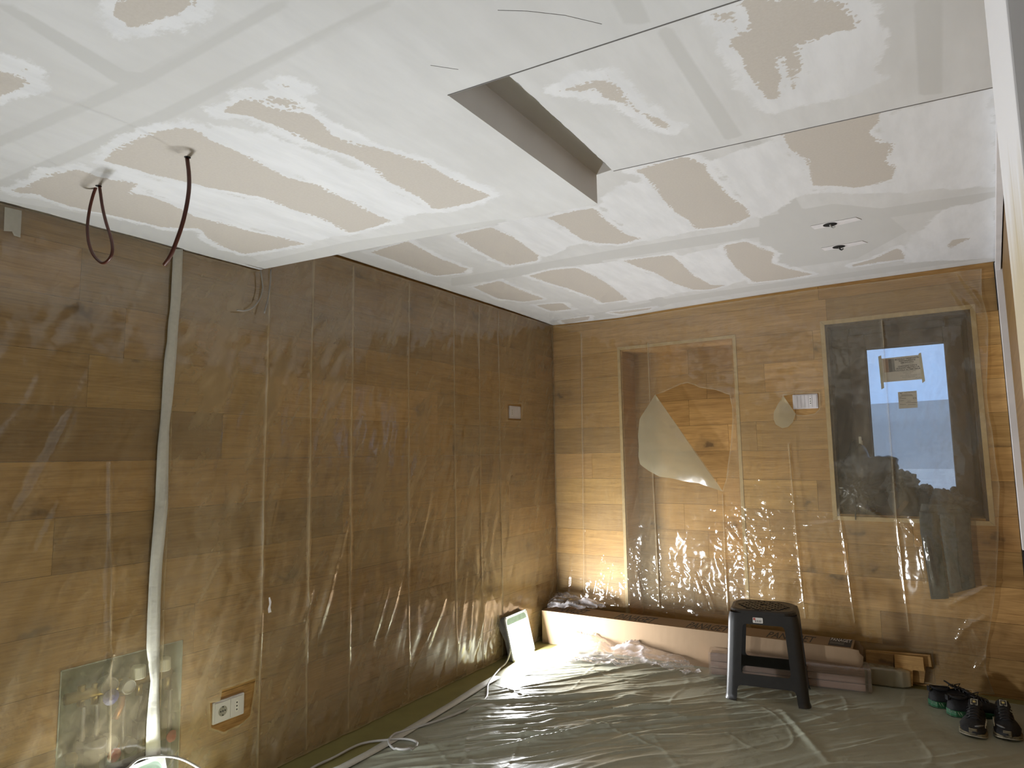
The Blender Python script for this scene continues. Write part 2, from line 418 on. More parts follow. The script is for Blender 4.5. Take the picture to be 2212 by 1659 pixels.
def text(name, body, mat, parent, size, loc, rot, shear=0.0, align='LEFT', ext=0.0004, weight=0.0, scale=(1, 1, 1), space=1.0):
    c = bpy.data.curves.new(name, 'FONT'); c.body = body; c.size = size; c.shear = shear; c.align_x = align; c.extrude = ext; c.offset = weight; c.space_character = space; c.resolution_u = 3
    t = bpy.data.objects.new('tmp_text', c); COL.objects.link(t)
    dg = bpy.context.evaluated_depsgraph_get(); me = bpy.data.meshes.new_from_object(t.evaluated_get(dg))
    bpy.data.objects.remove(t); bpy.data.curves.remove(c); me.name = name; me.materials.clear()
    o = link(name, me, mat, parent, loc, rot); o.scale = scale; return o

# ================================================================== STRUCTURE
Z0, RH = 1.933, 0.192
ZB = [0.0]+[Z0+RH*k for k in range(-10, 3)]+[2.46]        # plank row boundaries
ZSLAB, ZMID, ZSLOT, ZFAR = 2.212, 2.303, 2.316, 2.400
NX0, NX1, NZ1, ND = 0.590, 1.425, 2.130, 0.25              # niche
WX0, WX1, WZ0, WZ1 = 2.003, 2.770, 0.945, 2.152            # window opening
MY0, MY1, MZ0, MZ1 = -3.455, -3.025, 0.10, 0.650           # manifold opening in the left wall

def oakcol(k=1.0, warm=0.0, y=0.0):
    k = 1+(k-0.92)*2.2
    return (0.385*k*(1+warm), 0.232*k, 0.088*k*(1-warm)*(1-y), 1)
def plank(parent, along, rects, origin, thick, color):
    """one plank made of axis-aligned rectangles (a0,a1,z0,z1); along = 'x' on the back wall, 'y' on the left wall"""
    a0 = min(r[0] for r in rects); a1 = max(r[1] for r in rects); z0 = min(r[2] for r in rects); z1 = max(r[3] for r in rects)
    ca, cz = (a0+a1)/2, (z0+z1)/2; g = 0.0007; b = MB()
    for (p, q, u, w) in rects:
        p2, q2 = p+(g if p == a0 else 0), q-(g if q == a1 else 0); u2, w2 = u+(g if u == z0 else 0), w-(g if w == z1 else 0)
        b.box((p2-ca, 0, u2-cz), (q2-ca, thick, w2-cz))
    o = b.build('plank', 'oak', parent)
    if along == 'x': o.location = (ca, origin, cz)
    else: o.location = (origin, ca, cz); o.rotation_euler = (0, 0, PI/2)   # local x -> +Y, local y -> -X
    o.color = color
    return o
def cut(r, holes):
    """rectangle minus rectangular holes -> rectangles"""
    out = [r]
    for (h0, h1, g0, g1) in holes:
        nxt = []
        for (a, b, c, d) in out:
            if h0 >= b or h1 <= a or g0 >= d or g1 <= c: nxt.append((a, b, c, d)); continue
            if h0 > a: nxt.append((a, h0, c, d))
            if h1 < b: nxt.append((h1, b, c, d))
            m0, m1 = max(a, h0), min(b, h1)
            if g0 > c: nxt.append((m0, m1, c, g0))
            if g1 < d: nxt.append((m0, m1, g1, d))
        out = nxt
    return out
def groups(rs):
    """split rectangles of one plank into touching groups"""
    rs = list(rs); gs = []
    while rs:
        g = [rs.pop()]; ch = True
        while ch:
            ch = False
            for r in list(rs):
                if any((abs(r[1]-q[0]) < 1e-6 or abs(r[0]-q[1]) < 1e-6) and r[2] < q[3]-1e-6 and r[3] > q[2]+1e-6 or (abs(r[3]-q[2]) < 1e-6 or abs(r[2]-q[3]) < 1e-6) and r[0] < q[1]-1e-6 and r[1] > q[0]+1e-6 for q in g):
                    g.append(r); rs.remove(r); ch = True
        gs.append(g)
    return gs

# floor
fl = MB().box((-0.15, -6.7, -0.12), (3.3, 0.3, 0.0)).build('floor', 'floor_screed'); tag(fl, kind='structure')

# left wall: backing with the manifold opening, oak planks in front
b = MB()
for r in cut((-6.7, 0.0, 0.0, 2.46), [(MY0, MY1, MZ0, MZ1)]): b.box((-0.14, r[0], r[2]), (-0.0125, r[1], r[3]))
wl = b.build('wall_left', 'plaster_wall'); tag(wl, kind='structure')
LJ = {  # butt joints (room Y) and tone of the planks from the corner outwards, bottom row first
 0: ([-1.75, -3.2], [0.92, 0.86, 0.9]), 1: ([-0.95, -2.62, -3.9], [0.9, 0.83, 0.88, 0.9]), 2: ([-1.55, -3.02], [0.86, 0.9, 0.84]),
 3: ([-0.75, -2.35], [0.92, 0.86, 0.88]), 4: ([-1.25, -2.98], [0.85, 0.92, 0.9]), 5: ([-0.66, -2.12], [1.02, 0.88, 0.95]),
 6: ([-0.657, -2.2, -3.5], [0.86, 1.0, 0.84, 1.02]), 7: ([-1.15, -2.759], [0.84, 0.94, 1.0]), 8: ([-0.454, -1.30, -2.883], [0.92, 0.90, 0.98, 0.74]),
 9: ([-1.447, -2.62, -3.42], [0.95, 1.16, 0.98, 0.9]), 10: ([-0.86, -2.05, -3.3], [1.03, 0.96, 0.90, 0.86]), 11: ([-0.26, -1.5, -3.462], [0.98, 0.86, 0.80, 0.92]),
 12: ([-1.9, -3.15], [0.84, 0.82, 0.86]), 13: ([-1.2, -2.8], [0.84, 0.86, 0.9])}
for i in range(len(ZB)-1):
    js, tn = LJ[min(i, 13)]; ed = [0.0]+list(js)+[-6.6]
    if ed[-2]-ed[-1] > 2.2: ed.insert(-1, ed[-2]-1.9); tn = list(tn)+[0.9]
    for k in range(len(ed)-1):
        rs = cut((ed[k+1], ed[k], ZB[i], ZB[i+1]), [(MY0, MY1, MZ0, MZ1)])
        c = oakcol(tn[min(k, len(tn)-1)], random.uniform(-0.03, 0.05), random.uniform(-0.06, 0.12))
        for g in groups(rs): plank(wl, 'y', g, 0.0, 0.0122, c)

# back wall: backing with niche and window, oak planks in front
b = MB(); T0, T1 = 0.0125, 0.34
for r in cut((-0.14, 3.3, 0.0, 2.46), [(NX0, NX1, 0.0, NZ1), (WX0, WX1, WZ0, WZ1)]): b.box((r[0], T0, r[2]), (r[1], T1, r[3]))
b.box((NX0-0.02, ND+0.0125, 0), (NX1+0.02, T1, NZ1+0.02))
wb = b.build('wall_back', 'plaster_wall'); tag(wb, kind='structure')
TR = 0.021
HOLES = [(NX0-TR, NX1+TR, -1, NZ1+TR), (WX0-TR-0.004, WX1+TR+0.004, WZ0-TR-0.004, WZ1+TR+0.004)]
BJ = {0: ([1.9], [0.88, 0.9]), 1: ([1.62, 2.45], [0.9, 0.84, 0.86]), 2: ([2.2], [0.96, 0.82]), 3: ([1.78], [0.92, 1.0]), 4: ([2.05], [1.0, 0.84]), 5: ([1.6, 2.4], [0.95, 0.90, 0.93]),
      6: ([1.9], [1.05, 0.86]), 7: ([0.33, 1.75], [1.06, 1.02, 0.9, 0.92]), 8: ([1.55], [0.88, 0.95]), 9: ([1.8], [0.98, 1.0]), 10: ([1.62], [0.92, 1.06]), 11: ([1.93], [0.95, 1.04]), 12: ([0.55, 1.45], [0.95, 1.0, 0.98]), 13: ([1.98], [1.04, 0.92])}
for i in range(len(ZB)-1):
    js, tn = BJ[min(i, 13)]; ed = [0.0]+list(js)+[2.90]
    if i == 12: ed = [0.0, 2.02, 2.90]; tn = [1.0, 0.84]
    for k in range(len(ed)-1):
        rs = cut((ed[k], ed[k+1], ZB[i], ZB[i+1]), HOLES)
        c = oakcol(tn[min(k, len(tn)-1)]*1.05, random.uniform(-0.02, 0.05), random.uniform(-0.05, 0.08))
        for g in groups(rs): plank(wb, 'x', g, 0.0, 0.0122, c)
# niche lining: planks on its back, boards on its sides and lintel, pale mitred edge strips
NJ = {4: [1.12], 5: [0.95], 6: [1.2], 7: [0.9], 8: [1.30], 9: [1.02], 10: [1.16], 11: [1.03], 2: [1.0], 1: [0.85], 3: [1.22]}
for i in range(len(ZB)-1):
    if ZB[i] > NZ1: break
    ed = [NX0]+NJ.get(i, [])+[NX1]
    for k in range(len(ed)-1):
        plank(wb, 'x', [(ed[k], ed[k+1], ZB[i], min(ZB[i+1], NZ1))], ND, 0.0122, oakcol(random.uniform(0.86, 1.04), 0.04, 0.05))
for (a, bb) in (((NX0-0.002, 0.0125, 0), (NX0+0.010, ND, NZ1-0.01)), ((NX1-0.010, 0.0125, 0), (NX1+0.002, ND, NZ1-0.01)), ((NX0-0.002, 0.0125, NZ1-0.010), (NX1+0.002, ND, NZ1+0.002))):
    o = MB().box(a, bb).build('reveal_board', 'oak', wb); o.color = oakcol(0.95, 0.05)
def frame_strips(parent, x0, x1, z0, z1, t, y0, y1, mat, bottom=True, name='edge_strip'):
    P = [[(x0-t, z1+t), (x1+t, z1+t), (x1, z1), (x0, z1)], [(x0-t, z0-(t if bottom else 0)), (x0-t, z1+t), (x0, z1), (x0, z0)], [(x1, z0), (x1, z1), (x1+t, z1+t), (x1+t, z0-(t if bottom else 0))]]
    if bottom: P.append([(x0, z0), (x1, z0), (x1+t, z0-t), (x0-t, z0-t)])
    for p in P:
        c = np.mean(p, 0); q = [tuple(np.array(v)-(np.array(v)-c)/np.linalg.norm(np.array(v)-c)*0.0008) for v in p]
        MB().prism(q, y0, y1, axis=1).build(name, mat, parent)
frame_strips(wb, NX0, NX1, 0.0, NZ1, TR, -0.0025, 0.012, 'oak_edge', bottom=False)
frame_strips(wb, WX0, WX1, WZ0, WZ1, TR+0.004, -0.0025, 0.012, 'oak_edge')

# right side: timbered wall seen edge-on, white corner lath, ceiling bead, painted post near the camera
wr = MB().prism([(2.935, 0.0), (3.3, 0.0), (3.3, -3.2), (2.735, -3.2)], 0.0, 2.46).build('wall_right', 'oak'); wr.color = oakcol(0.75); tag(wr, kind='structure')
wn = MB().box((2.735, -6.7, 0), (3.3, -3.2, 2.46)).build('wall_right_near', 'plaster_wall'); tag(wn, kind='structure')
wf = MB().box((-0.14, -6.9, 0), (3.3, -6.7, 2.46)).build('wall_behind', 'plaster_wall'); tag(wf, kind='structure')
t1 = MB().box((2.902, -0.035, 0.80), (2.937, -0.003, 2.40)).build('trim_1', 'paint_white', bevel=0.002); tag(t1, kind='structure')
t2 = MB().box((2.684, -3.385, 0.0), (2.7345, -3.115, ZSLAB)).build('trim_2', 'post_paint', bevel=0.003); tag(t2, kind='structure')
t3 = MB().prism([(2.903, -0.036), (2.925, -0.036), (2.79, -2.30), (2.768, -2.30)], 2.35, 2.40).build('trim_3', 'paint_white'); tag(t3, kind='structure')
t4 = MB().box((2.897, -0.012, 2.13), (2.9035, 0.0, 2.40)).build('gap_strip', 'dark_gap'); tag(t4, kind='structure')  # dark strip put in for the shaded gap beside the planks
t5 = MB().box((2.903, -0.02, 0.0), (2.915, -0.002, 0.80)).build('trim_5', 'dark_gap'); tag(t5, kind='structure')

# ---------------------------------------------------------------- ceiling
c1 = lambda pts: [(x*0.50181, y*0.50181) for x, y in pts]
c2 = lambda pts: [(1100+x*0.50271, y*0.50271) for x, y in pts]
def onz(pts, z): return [tuple(at(x, y, 2, z)[:2]) for x, y in pts]
BARE_SLAB = [c1(p) for p in (
 [(415,690),(560,605),(700,555),(800,545),(870,570),(900,600),(1000,640),(1100,690),(1230,760),(1370,795),(1430,830),(1520,870),(1600,915),(1690,950),(1600,985),(1500,1005),(1440,970),(1380,940),(1250,900),(1130,850),(1000,830),(860,800),(780,780),(640,750),(550,720)],
 [(940,480),(1040,420),(1110,435),(1180,460),(1250,480),(1340,490),(1390,530),(1430,580),(1530,620),(1600,630),(1680,650),(1760,680),(1830,700),(1900,740),(1990,790),(2110,840),(2080,860),(1960,890),(1860,905),(1830,870),(1760,830),(1660,775),(1600,720),(1500,670),(1400,640),(1330,610),(1250,570),(1180,540),(1050,500)],
 [(1130,408),(1180,412),(1260,435),(1330,470),(1250,465),(1150,440)], [(1190,372),(1260,360),(1270,375),(1210,380)],
 [(120,790),(230,745),(340,725),(420,760),(500,775),(600,790),(560,830),(640,840),(740,880),(840,930),(950,960),(1100,1000),(1200,1020),(1320,1050),(1180,1075),(1050,1095),(950,1060),(870,1010),(860,985),(700,980),(560,945),(440,920),(300,890),(180,850)],
 [(40,815),(120,800),(250,825),(180,838),(80,832)],
 [(470,70),(500,0),(560,-60),(900,-60),(860,0),(820,40),(740,80),(650,105),(540,130),(510,95)],
 [(-80,300),(0,300),(60,320),(130,350),(80,390),(0,420),(-80,430)], [(60,300),(110,285),(130,300),(90,315)])]
FRESH_SLAB = [c1(p) for p in (
 [(870,560),(1000,540),(1200,600),(1400,660),(1600,760),(1860,905),(1690,950),(1500,860),(1300,770),(1100,680),(950,610)],
 [(420,700),(640,760),(860,810),(1000,840),(1130,860),(1380,950),(1500,1010),(1320,1050),(1100,990),(840,920),(640,830),(560,780)],
 [(1340,470),(1500,560),(1700,650),(1900,720),(2150,830),(2100,880),(1900,740),(1600,620),(1430,560)],
 [(400,-50),(470,80),(560,150),(700,120),(860,40),(950,-60)], [(-60,200),(60,250),(180,320),(130,400),(-60,480)])]
TAPE_SLAB = [c1(p) for p in (
 [(-60,610),(560,340),(1180,0),(1290,0),(620,372),(-60,660)], [(-60,800),(700,470),(1640,0),(1740,0),(740,510),(-60,850)],
 [(-40,10),(40,10),(600,340),(540,385)], [(-40,850),(120,880),(900,1010),(1110,1120),(1100,1150),(-40,905)],
 [(1110,1130),(1500,1040),(2180,940),(2180,980),(1500,1090),(1120,1160)])]+[c2([(430,-10),(560,-10),(612,95),(500,117)])]
BARE_FAR = [c2(p) for p in (
 [(530,735),(640,700),(760,670),(850,710),(870,760),(920,810),(960,850),(1020,890),(1040,930),(960,965),(870,980),(800,985),(770,950),(710,910),(660,860),(620,800),(570,750)],
 [(1160,560),(1300,530),(1400,500),(1520,470),(1600,455),(1590,520),(1550,570),(1600,610),(1650,620),(1640,660),(1620,690),(1660,720),(1650,770),(1580,790),(1480,810),(1400,800),(1300,800),(1290,740),(1280,690),(1200,640)],
 [(160,935),(260,910),(370,890),(400,930),(450,970),(500,1005),(570,1025),(480,1050),(380,1045),(310,1030),(250,990),(200,955)],
 [(80,1185),(180,1160),(290,1150),(380,1190),(440,1230),(510,1285),(400,1300),(350,1275),(250,1240),(150,1210)],
 [(490,1120),(600,1105),(700,1095),(740,1130),(790,1180),(870,1225),(940,1225),(860,1245),(790,1245),(700,1215),(620,1170),(540,1145)],
 [(920,1055),(1020,1035),(1080,1065),(1140,1085),(1130,1130),(1200,1155),(1310,1180),(1200,1200),(1050,1215),(1010,1185),(970,1150),(940,1110)],
 [(1470,1140),(1560,1115),(1680,1060),(1700,1100),(1700,1115),(1580,1130),(1470,1150)], [(1880,1055),(1900,1030),(1990,1020),(1930,1050),(1900,1070)],
 [(-60,1215),(0,1225),(70,1255),(150,1285),(80,1295),(0,1280),(-60,1262)], [(110,1310),(230,1300),(270,1325),(180,1335)], [(215,1370),(350,1350),(340,1365),(240,1385)], [(430,1335),(620,1315),(600,1325),(480,1340)])]
BARE_FAR += [[(980,508),(1060,490),(1110,512),(1165,552),(1162,563),(1100,574),(1070,562),(1020,535)], [(800,545),(880,520),(950,558),(1012,580),(1000,590),(940,596),(870,570)],
             [(1020,620),(1080,606),(1130,628),(1175,645),(1130,652),(1075,645)]]
FRESH_FAR = [c2(p) for p in (
 [(1560,540),(1700,460),(2090,370),(2090,800),(1650,830),(1300,830),(1380,800),(1640,780),(1650,650)], [(1690,1060),(1850,900),(2100,850),(2100,1115),(1700,1130)],
 [(380,880),(500,770),(620,800),(780,960),(800,990),(600,1040),(500,1000)], [(720,1100),(900,1060),(1020,1210),(900,1230),(800,1180)],
 [(850,700),(1000,640),(1170,590),(1300,780),(1300,820),(1080,940),(1000,870)], [(300,1140),(480,1120),(780,1250),(520,1300)], [(-50,930),(150,930),(320,1040),(150,1110),(-50,1010)])]
TAPE_FAR = [c2(p) for p in (
 [(-250,1195),(0,1155),(400,1082),(1000,985),(2100,820),(2100,865),(1000,1030),(400,1120),(0,1195),(-250,1230)], [(320,1130),(390,1118),(700,1300),(650,1315)],
 [(990,590),(1060,570),(1280,930),(1180,960)], [(170,1375),(700,1278),(2100,1085),(2100,1110),(700,1300),(190,1395)])]
TAPE_FAR += [[(1640,470),(1800,440),(1900,450),(1960,500),(1850,560),(1700,580),(1640,530)]]
BARE_MID = [c2(p) for p in (
 [(380,390),(440,330),(480,380),(500,420),(560,480),(620,490),(700,540),(680,560),(620,535),(560,490),(480,445),(400,420)], [(200,388),(280,368),(400,338),(430,325),(400,378),(300,397)],
 [(960,40),(1020,-10),(1400,-10),(1440,20),(1500,90),(1500,130),(1400,140),(1240,200),(1260,260),(1250,350),(1215,395),(1195,300),(1160,240),(1145,260),(1175,330),(1170,415),(1110,440),(1060,370),(1010,300),(1000,250),(940,190),(960,140),(985,150),(1030,120),(1010,20),(970,30),(965,120),(920,100),(870,65)])]
FRESH_MID = [c2(p) for p in (
 [(150,370),(260,330),(400,290),(450,310),(560,440),(720,530),(690,575),(560,520),(400,440),(250,420)], [(1260,300),(1250,200),(1430,130),(1600,30),(1610,350),(1500,400),(1350,440),(1110,490),(850,130),(960,60),(1100,430),(1200,410)])]
TAPE_MID = [c2(p) for p in ([(630,133),(690,105),(1003,582),(930,606)], [(1735,-10),(1862,-10),(1862,402),(1760,412)])]

def paint(me, XY, z, bare, fresh, tape):
    P = np.asarray(XY)
    def mx(polys, d=-1.0):
        r = np.full(len(P), d)
        for q in polys: r = np.maximum(r, sdf(P, onz(q, z)))
        return r
    B = mx(bare); Fs = np.maximum(mx(fresh), B+0.032); Tp = mx(tape)
    for nm, a in (('bare', B), ('fresh', Fs), ('tape', Tp)):
        at_ = me.attributes.new(nm, 'FLOAT', 'POINT'); at_.data.foreach_set('value', a.astype(np.float32))
def quadgrid(cs, res, V, Fc, zf):
    (a, b, c, d) = [np.array(q, float) for q in cs]
    nu = max(2, int(max(np.linalg.norm(b-a), np.linalg.norm(c-d))/res)); nv = max(2, int(max(np.linalg.norm(d-a), np.linalg.norm(c-b))/res)); o = len(V)
    for j in range(nv+1):
        for i in range(nu+1):
            u, v = i/nu, j/nv; p = a*(1-u)*(1-v)+b*u*(1-v)+c*u*v+d*(1-u)*v; V.append((p[0], p[1], zf(p)))
    for j in range(nv):
        for i in range(nu): q = o+j*(nu+1)+i; Fc.append((q, q+nu+1, q+nu+2, q+1))
BKX = [0, 0.018, 0.591, 0.992, 1.407, 1.934, 2.95]; BKZ = [2.388, 2.388, 2.377, 2.390, 2.400, 2.407, 2.410]
def zfar(p):
    e = float(np.interp(p[0], BKX, BKZ)); w = max(0.0, 1+p[1]/0.9); return 2.40+(e-2.40)*w*w
V, Fc = [], []
quadgrid([(0.012, -2.85), (2.95, -2.85), (2.95, -0.001), (0.012, -0.001)], 0.02, V, Fc, zfar)
me = mesh('ceiling', V, Fc); paint(me, [v[:2] for v in V], 2.40, BARE_FAR, FRESH_FAR, TAPE_FAR)
ce = link('ceiling', me, 'ceiling_board', smooth=True); tag(ce, kind='structure')
V, Fc = [], []; zs = lambda p: ZSLAB
quadgrid([(0.004, -3.39), (1.632, -3.39), (1.629, -2.564), (0.010, -2.734)], 0.02, V, Fc, zs)
quadgrid([(0.0, -4.6), (1.632, -4.6), (1.632, -3.39), (0.004, -3.39)], 0.025, V, Fc, zs)
quadgrid([(1.632, -4.6), (3.0, -4.6), (2.80, -3.295), (1.632, -3.39)], 0.025, V, Fc, zs)
quadgrid([(0.0, -6.7), (3.1, -6.7), (3.1, -4.6), (0.0, -4.6)], 0.15, V, Fc, zs)
me = mesh('lowered_panel', V, Fc); paint(me, [v[:2] for v in V], ZSLAB, BARE_SLAB, FRESH_SLAB, TAPE_SLAB)
link('lowered_panel', me, 'ceiling_board', ce, smooth=True)
V, Fc = [], []
quadgrid([(1.722, -3.44), (2.95, -3.44), (2.80, -2.476), (1.702, -2.584)], 0.02, V, Fc, lambda p: ZMID)
me = mesh('middle_panel', V, Fc); paint(me, [v[:2] for v in V], ZMID, BARE_MID, FRESH_MID, TAPE_MID)
Vn = np.array(V); e = Vn[:, 0]-np.interp(Vn[:, 1], [-3.44, -2.584], [1.722, 1.702])
for v, d in zip(me.vertices, e):
    if d < 1e-4: v.co.x += 0.004*mnoise.noise(Vector((v.co.y*14, 3.1, 0)))+0.002*mnoise.noise(Vector((v.co.y*50, 1.1, 0)))
link('middle_panel', me, 'ceiling_board', ce, smooth=True)
def raw(me):
    for nm in ('bare', 'fresh', 'tape'):
        a_ = me.attributes.new(nm, 'FLOAT', 'POINT'); a_.data.foreach_set('value', np.full(len(me.vertices), -1.0, np.float32))
    return me
b = MB()                                                   # upstands that close the steps, and the slot's top
def wallq(b, p, q, z0, z1, n=1):
    b.add([(p[0], p[1], z0), (q[0], q[1], z0), (q[0], q[1], z1), (p[0], p[1], z1)], [(0, 1, 2, 3)])
wallq(b, (1.632, -3.39), (1.629, -2.564), ZSLAB, ZSLOT)
me = raw(b.mesh('slot_side')); link('slot_side', me, 'ceiling_board', ce)
b = MB(); b.add([(1.60, -3.44, ZSLOT), (1.76, -3.44, ZSLOT), (1.76, -2.58, ZSLOT), (1.60, -2.56, ZSLOT)], [(0, 3, 2, 1)])
link('slot_top', raw(b.mesh('slot_top')), 'ceiling_board', ce)
b = MB(); wallq(b, (0.01, -2.734), (1.629, -2.564), ZSLAB, 2.45); wallq(b, (1.632, -3.39), (2.80, -3.295), ZSLAB, ZSLOT+0.02); wallq(b, (1.629, -2.564), (1.702, -2.584), ZSLOT, 2.45); wallq(b, (1.702, -2.584), (2.80, -2.476), ZMID, 2.45)
wallq(b, (1.722, -3.44), (1.702, -2.584), ZMID, ZSLOT)
link('step_face', raw(b.mesh('step_face')), 'ceiling_board', ce)
MB().box((-0.2, -6.9, 2.45), (3.4, 0.4, 2.55)).build('upper_slab', 'plaster_wall', ce)
# saw cut outlines around the two spot holes, and the holes with their wire ends
for k, (hx, hy) in enumerate(((1793, 485), (1812, 533))):
    p = at(hx, hy, 2, 2.3985)
    h = MB().lathe([(0.030, 0.0), (0.030, 0.0006)], 24).build('wire_hole', 'hole_black', ce, loc=(p[0], p[1], 2.3975))
    MB().tube([(0.0, 0.0, 0.0), (0.004, 0.004, -0.012), (0.012, 0.0, -0.018), (0.02, -0.004, -0.014)], 0.004, 8).build('wire_end', 'cable_white' if k == 0 else 'black_plastic', h)
    q = [(-0.17, -0.045), (0.13, -0.055), (0.15, 0.03), (-0.15, 0.045)]
    raw_ = MB().prism(q, -0.001, 0.0005)
    MB().prism([(-0.11, -0.03), (0.08, -0.035), (0.10, 0.015), (0.02, 0.03), (-0.10, 0.03)], -0.0012, 0.0).build('filler_patch', 'paint_white', ce, loc=(p[0]+0.03, p[1], 2.399))
# open board joints at the two steps
for z_, A_, B_ in ((ZSLAB, (1.632, -3.39), (2.80, -3.295)), (ZMID, (1.702, -2.584), (2.80, -2.476))):
    MB().tube([(A_[0], A_[1]-0.002, z_-0.0002), (B_[0], B_[1]-0.002, z_-0.0002)], 0.0016, 6).build('open_joint', 'ink_grey', ce)
# hairline knife cuts on the lowered panel
for pts in ([(1075, 22), (1140, 24), (1220, 33), (1300, 52)], [(930, 141), (990, 150)]):
    MB().tube([tuple(at(x, y, 2, ZSLAB)) for x, y in pts], 0.0007, 5).build('knife_cut', 'ink_grey', ce)

# ================================================================== WINDOW
win = empty('window_1', (WX0, 0, WZ0), kind='structure')
def wpart(mb, name, mat, parent=win, **kw):
    o = mb.build(name, mat, None, **kw); o.parent = parent
    o.matrix_parent_inverse = Matrix.Translation(parent.location).inverted() if parent is win else Matrix.Identity(4); return o
YD = 0.150                                                     # face of the sash
wpart(MB().box((WX0-0.001, 0.0125, WZ0), (WX0+0.016, 0.30, WZ1)), 'reveal_board', 'reveal_shade_brown')
wpart(MB().box((WX1-0.016, 0.0125, WZ0), (WX1+0.001, 0.30, WZ1)), 'reveal_board', 'reveal_shade_brown')
wpart(MB().box((WX0+0.016, 0.0125, WZ1-0.016), (WX1-0.016, 0.30, WZ1+0.001)), 'reveal_board', 'reveal_shade_brown')
sill = wpart(MB().box((WX0+0.016, 0.0125, WZ0-0.001), (WX1-0.016, 0.30, WZ0+0.012)), 'sill', 'oak'); sill.color = oakcol(0.9)
def bars(x0, x1, z0, z1, t, y0, y1, name, mat, bev=0.004):
    for a, bq in (((x0, y0, z0), (x0+t, y1, z1)), ((x1-t, y0, z0), (x1, y1, z1)), ((x0+t, y0, z1-t), (x1-t, y1, z1)), ((x0+t, y0, z0), (x1-t, y1, z0+t))):
        wpart(MB().box(a, bq), name, mat, bevel=bev)
bars(WX0+0.016, WX1-0.016, WZ0+0.012, WZ1-0.016, 0.11, YD+0.012, YD+0.07, 'fixed_frame', 'frame_brown')
SX0, SX1, SZ0, SZ1 = WX0+0.112, WX1-0.040, WZ0+0.055, WZ1-0.062
bars(SX0, SX1, SZ0, SZ1, 0.098, YD-0.008, YD+0.055, 'sash', 'frame_brown', 0.007)
GX0, GX1, GZ0, GZ1 = SX0+0.098, SX1-0.098, SZ0+0.098, SZ1-0.098
wpart(MB().box((GX0-0.005, YD+0.020, GZ0-0.005), (GX1+0.005, YD+0.026, GZ1+0.005)), 'pane', 'window_glass')
for (a, bq) in (((GX0, YD+0.008, GZ0), (GX0+0.006, YD+0.02, GZ1)), ((GX0, YD+0.008, GZ1-0.006), (GX1, YD+0.02, GZ1))): wpart(MB().box(a, bq), 'glazing_bead', 'dark_grey_plastic')
h = at(1860, 962, 1, YD-0.015)
wpart(MB().box((h[0]-0.011, YD-0.016, h[2]-0.03), (h[0]+0.011, YD-0.008, h[2]+0.03)).cyl((h[0], YD-0.016, h[2]), (h[0], YD-0.045, h[2]), 0.008, 12).box((h[0]-0.008, YD-0.052, h[2]-0.035), (h[0]+0.008, YD-0.04, h[2]+0.055)), 'handle', 'cap_cream', bevel=0.003)
# outside: snowy ground, far hills, a neighbouring house
gnd = MB(); gnd.add([(-40, 1.2, 0.05), (60, 1.2, 0.05), (60, 90, -1.2), (-40, 90, -1.2)], [(0, 1, 2, 3)])
tag(gnd.build('ground', 'snow'), kind='structure')
hx = np.linspace(-160, 120, 60); R_ = []
for (yy, k) in ((95, 0.0), (110, 0.6), (130, 1.0), (150, 1.0)):
    R_.append([(float(x), yy, -3+k*(12.0+1.0*mnoise.noise(Vector((x*0.03, 1.3, 0))))) for x in hx])
o = MB().rings(R_, caps=False, closed=False).build('hill', 'hill_slate', smooth=True); tag(o, 'long blue-grey hill ridge far outside the window', 'hill')
hb = empty('house', (-22, 44, -0.5), label='pale grey house across the snowy yard seen through the window', cat='house')
MB().box((-12, 0, 0), (16, 8, 2.9)).build('wall', 'house_wall', hb)
MB().prism([(-13, 2.9), (17, 2.9), (15.5, 4.1), (-11.5, 4.1)], -0.6, 8.6, axis=1).build('roof', 'snow', hb)
for k in range(3): MB().box((-8+k*7, -0.06, 1.4), (-6.2+k*7, 0.02, 3.0)).build('window_pane', 'roof_dark', hb)
hs = empty('shed', (-7.0, 22, -0.4), label='low dark blue shed roof beyond the window, left', cat='shed')
MB().box((-3.2, 0, 0), (1.4, 3, 1.5)).build('wall', 'house_wall', hs); MB().prism([(-3.6, 1.5), (1.8, 1.5), (1.2, 2.3), (-3.2, 2.5)], -0.4, 3.4, axis=1).build('roof', 'roof_dark', hs)

# papers stuck on the pane
YP = YD+0.0185
def q4(pts, y): return [tuple(at(x, z, 1, y)[[0, 2]]) for x, z in pts]
no = empty('notice_sheet', tuple(at(1951, 800, 1, YP)), label='white notice with black text and small photo taped to window pane', cat='notice')
O = np.array(no.location)
def npart(name, pts, y0, y1, mat):
    p = q4(pts, YP); MB().prism([(x-O[0], z-O[2]) for x, z in p], y0, y1, axis=1).build(name, mat, no)
npart('sheet', [(1903, 775), (1989, 766), (1993, 819), (1909, 826)], -0.0008, 0.0, 'paper')
npart('tape_strip', [(1897, 770), (1903.5, 768), (1910, 838), (1904, 841)], -0.0016, -0.0008, 'tape_beige')
npart('tape_strip', [(1984, 764), (1989.5, 761.5), (1998.5, 823), (1992.5, 827.5)], -0.0016, -0.0008, 'tape_beige')
npart('printed_photo', [(1908, 777.2), (1918, 776), (1921, 804), (1910.5, 805)], -0.0012, -0.0008, 'print_skin')
npart('printed_photo', [(1918.5, 776), (1925, 775.5), (1928, 803.3), (1921, 804)], -0.0012, -0.0008, 'print_dark')
npart('printed_photo', [(1925, 775.5), (1931, 775), (1934, 802.5), (1928, 803.3)], -0.0012, -0.0008, 'ink_grey')
tilt = 0.0
p0, p1 = at(1935, 777, 1, YP), at(1980, 771.7, 1, YP); tilt = -math.atan2(p1[2]-p0[2], p1[0]-p0[0])
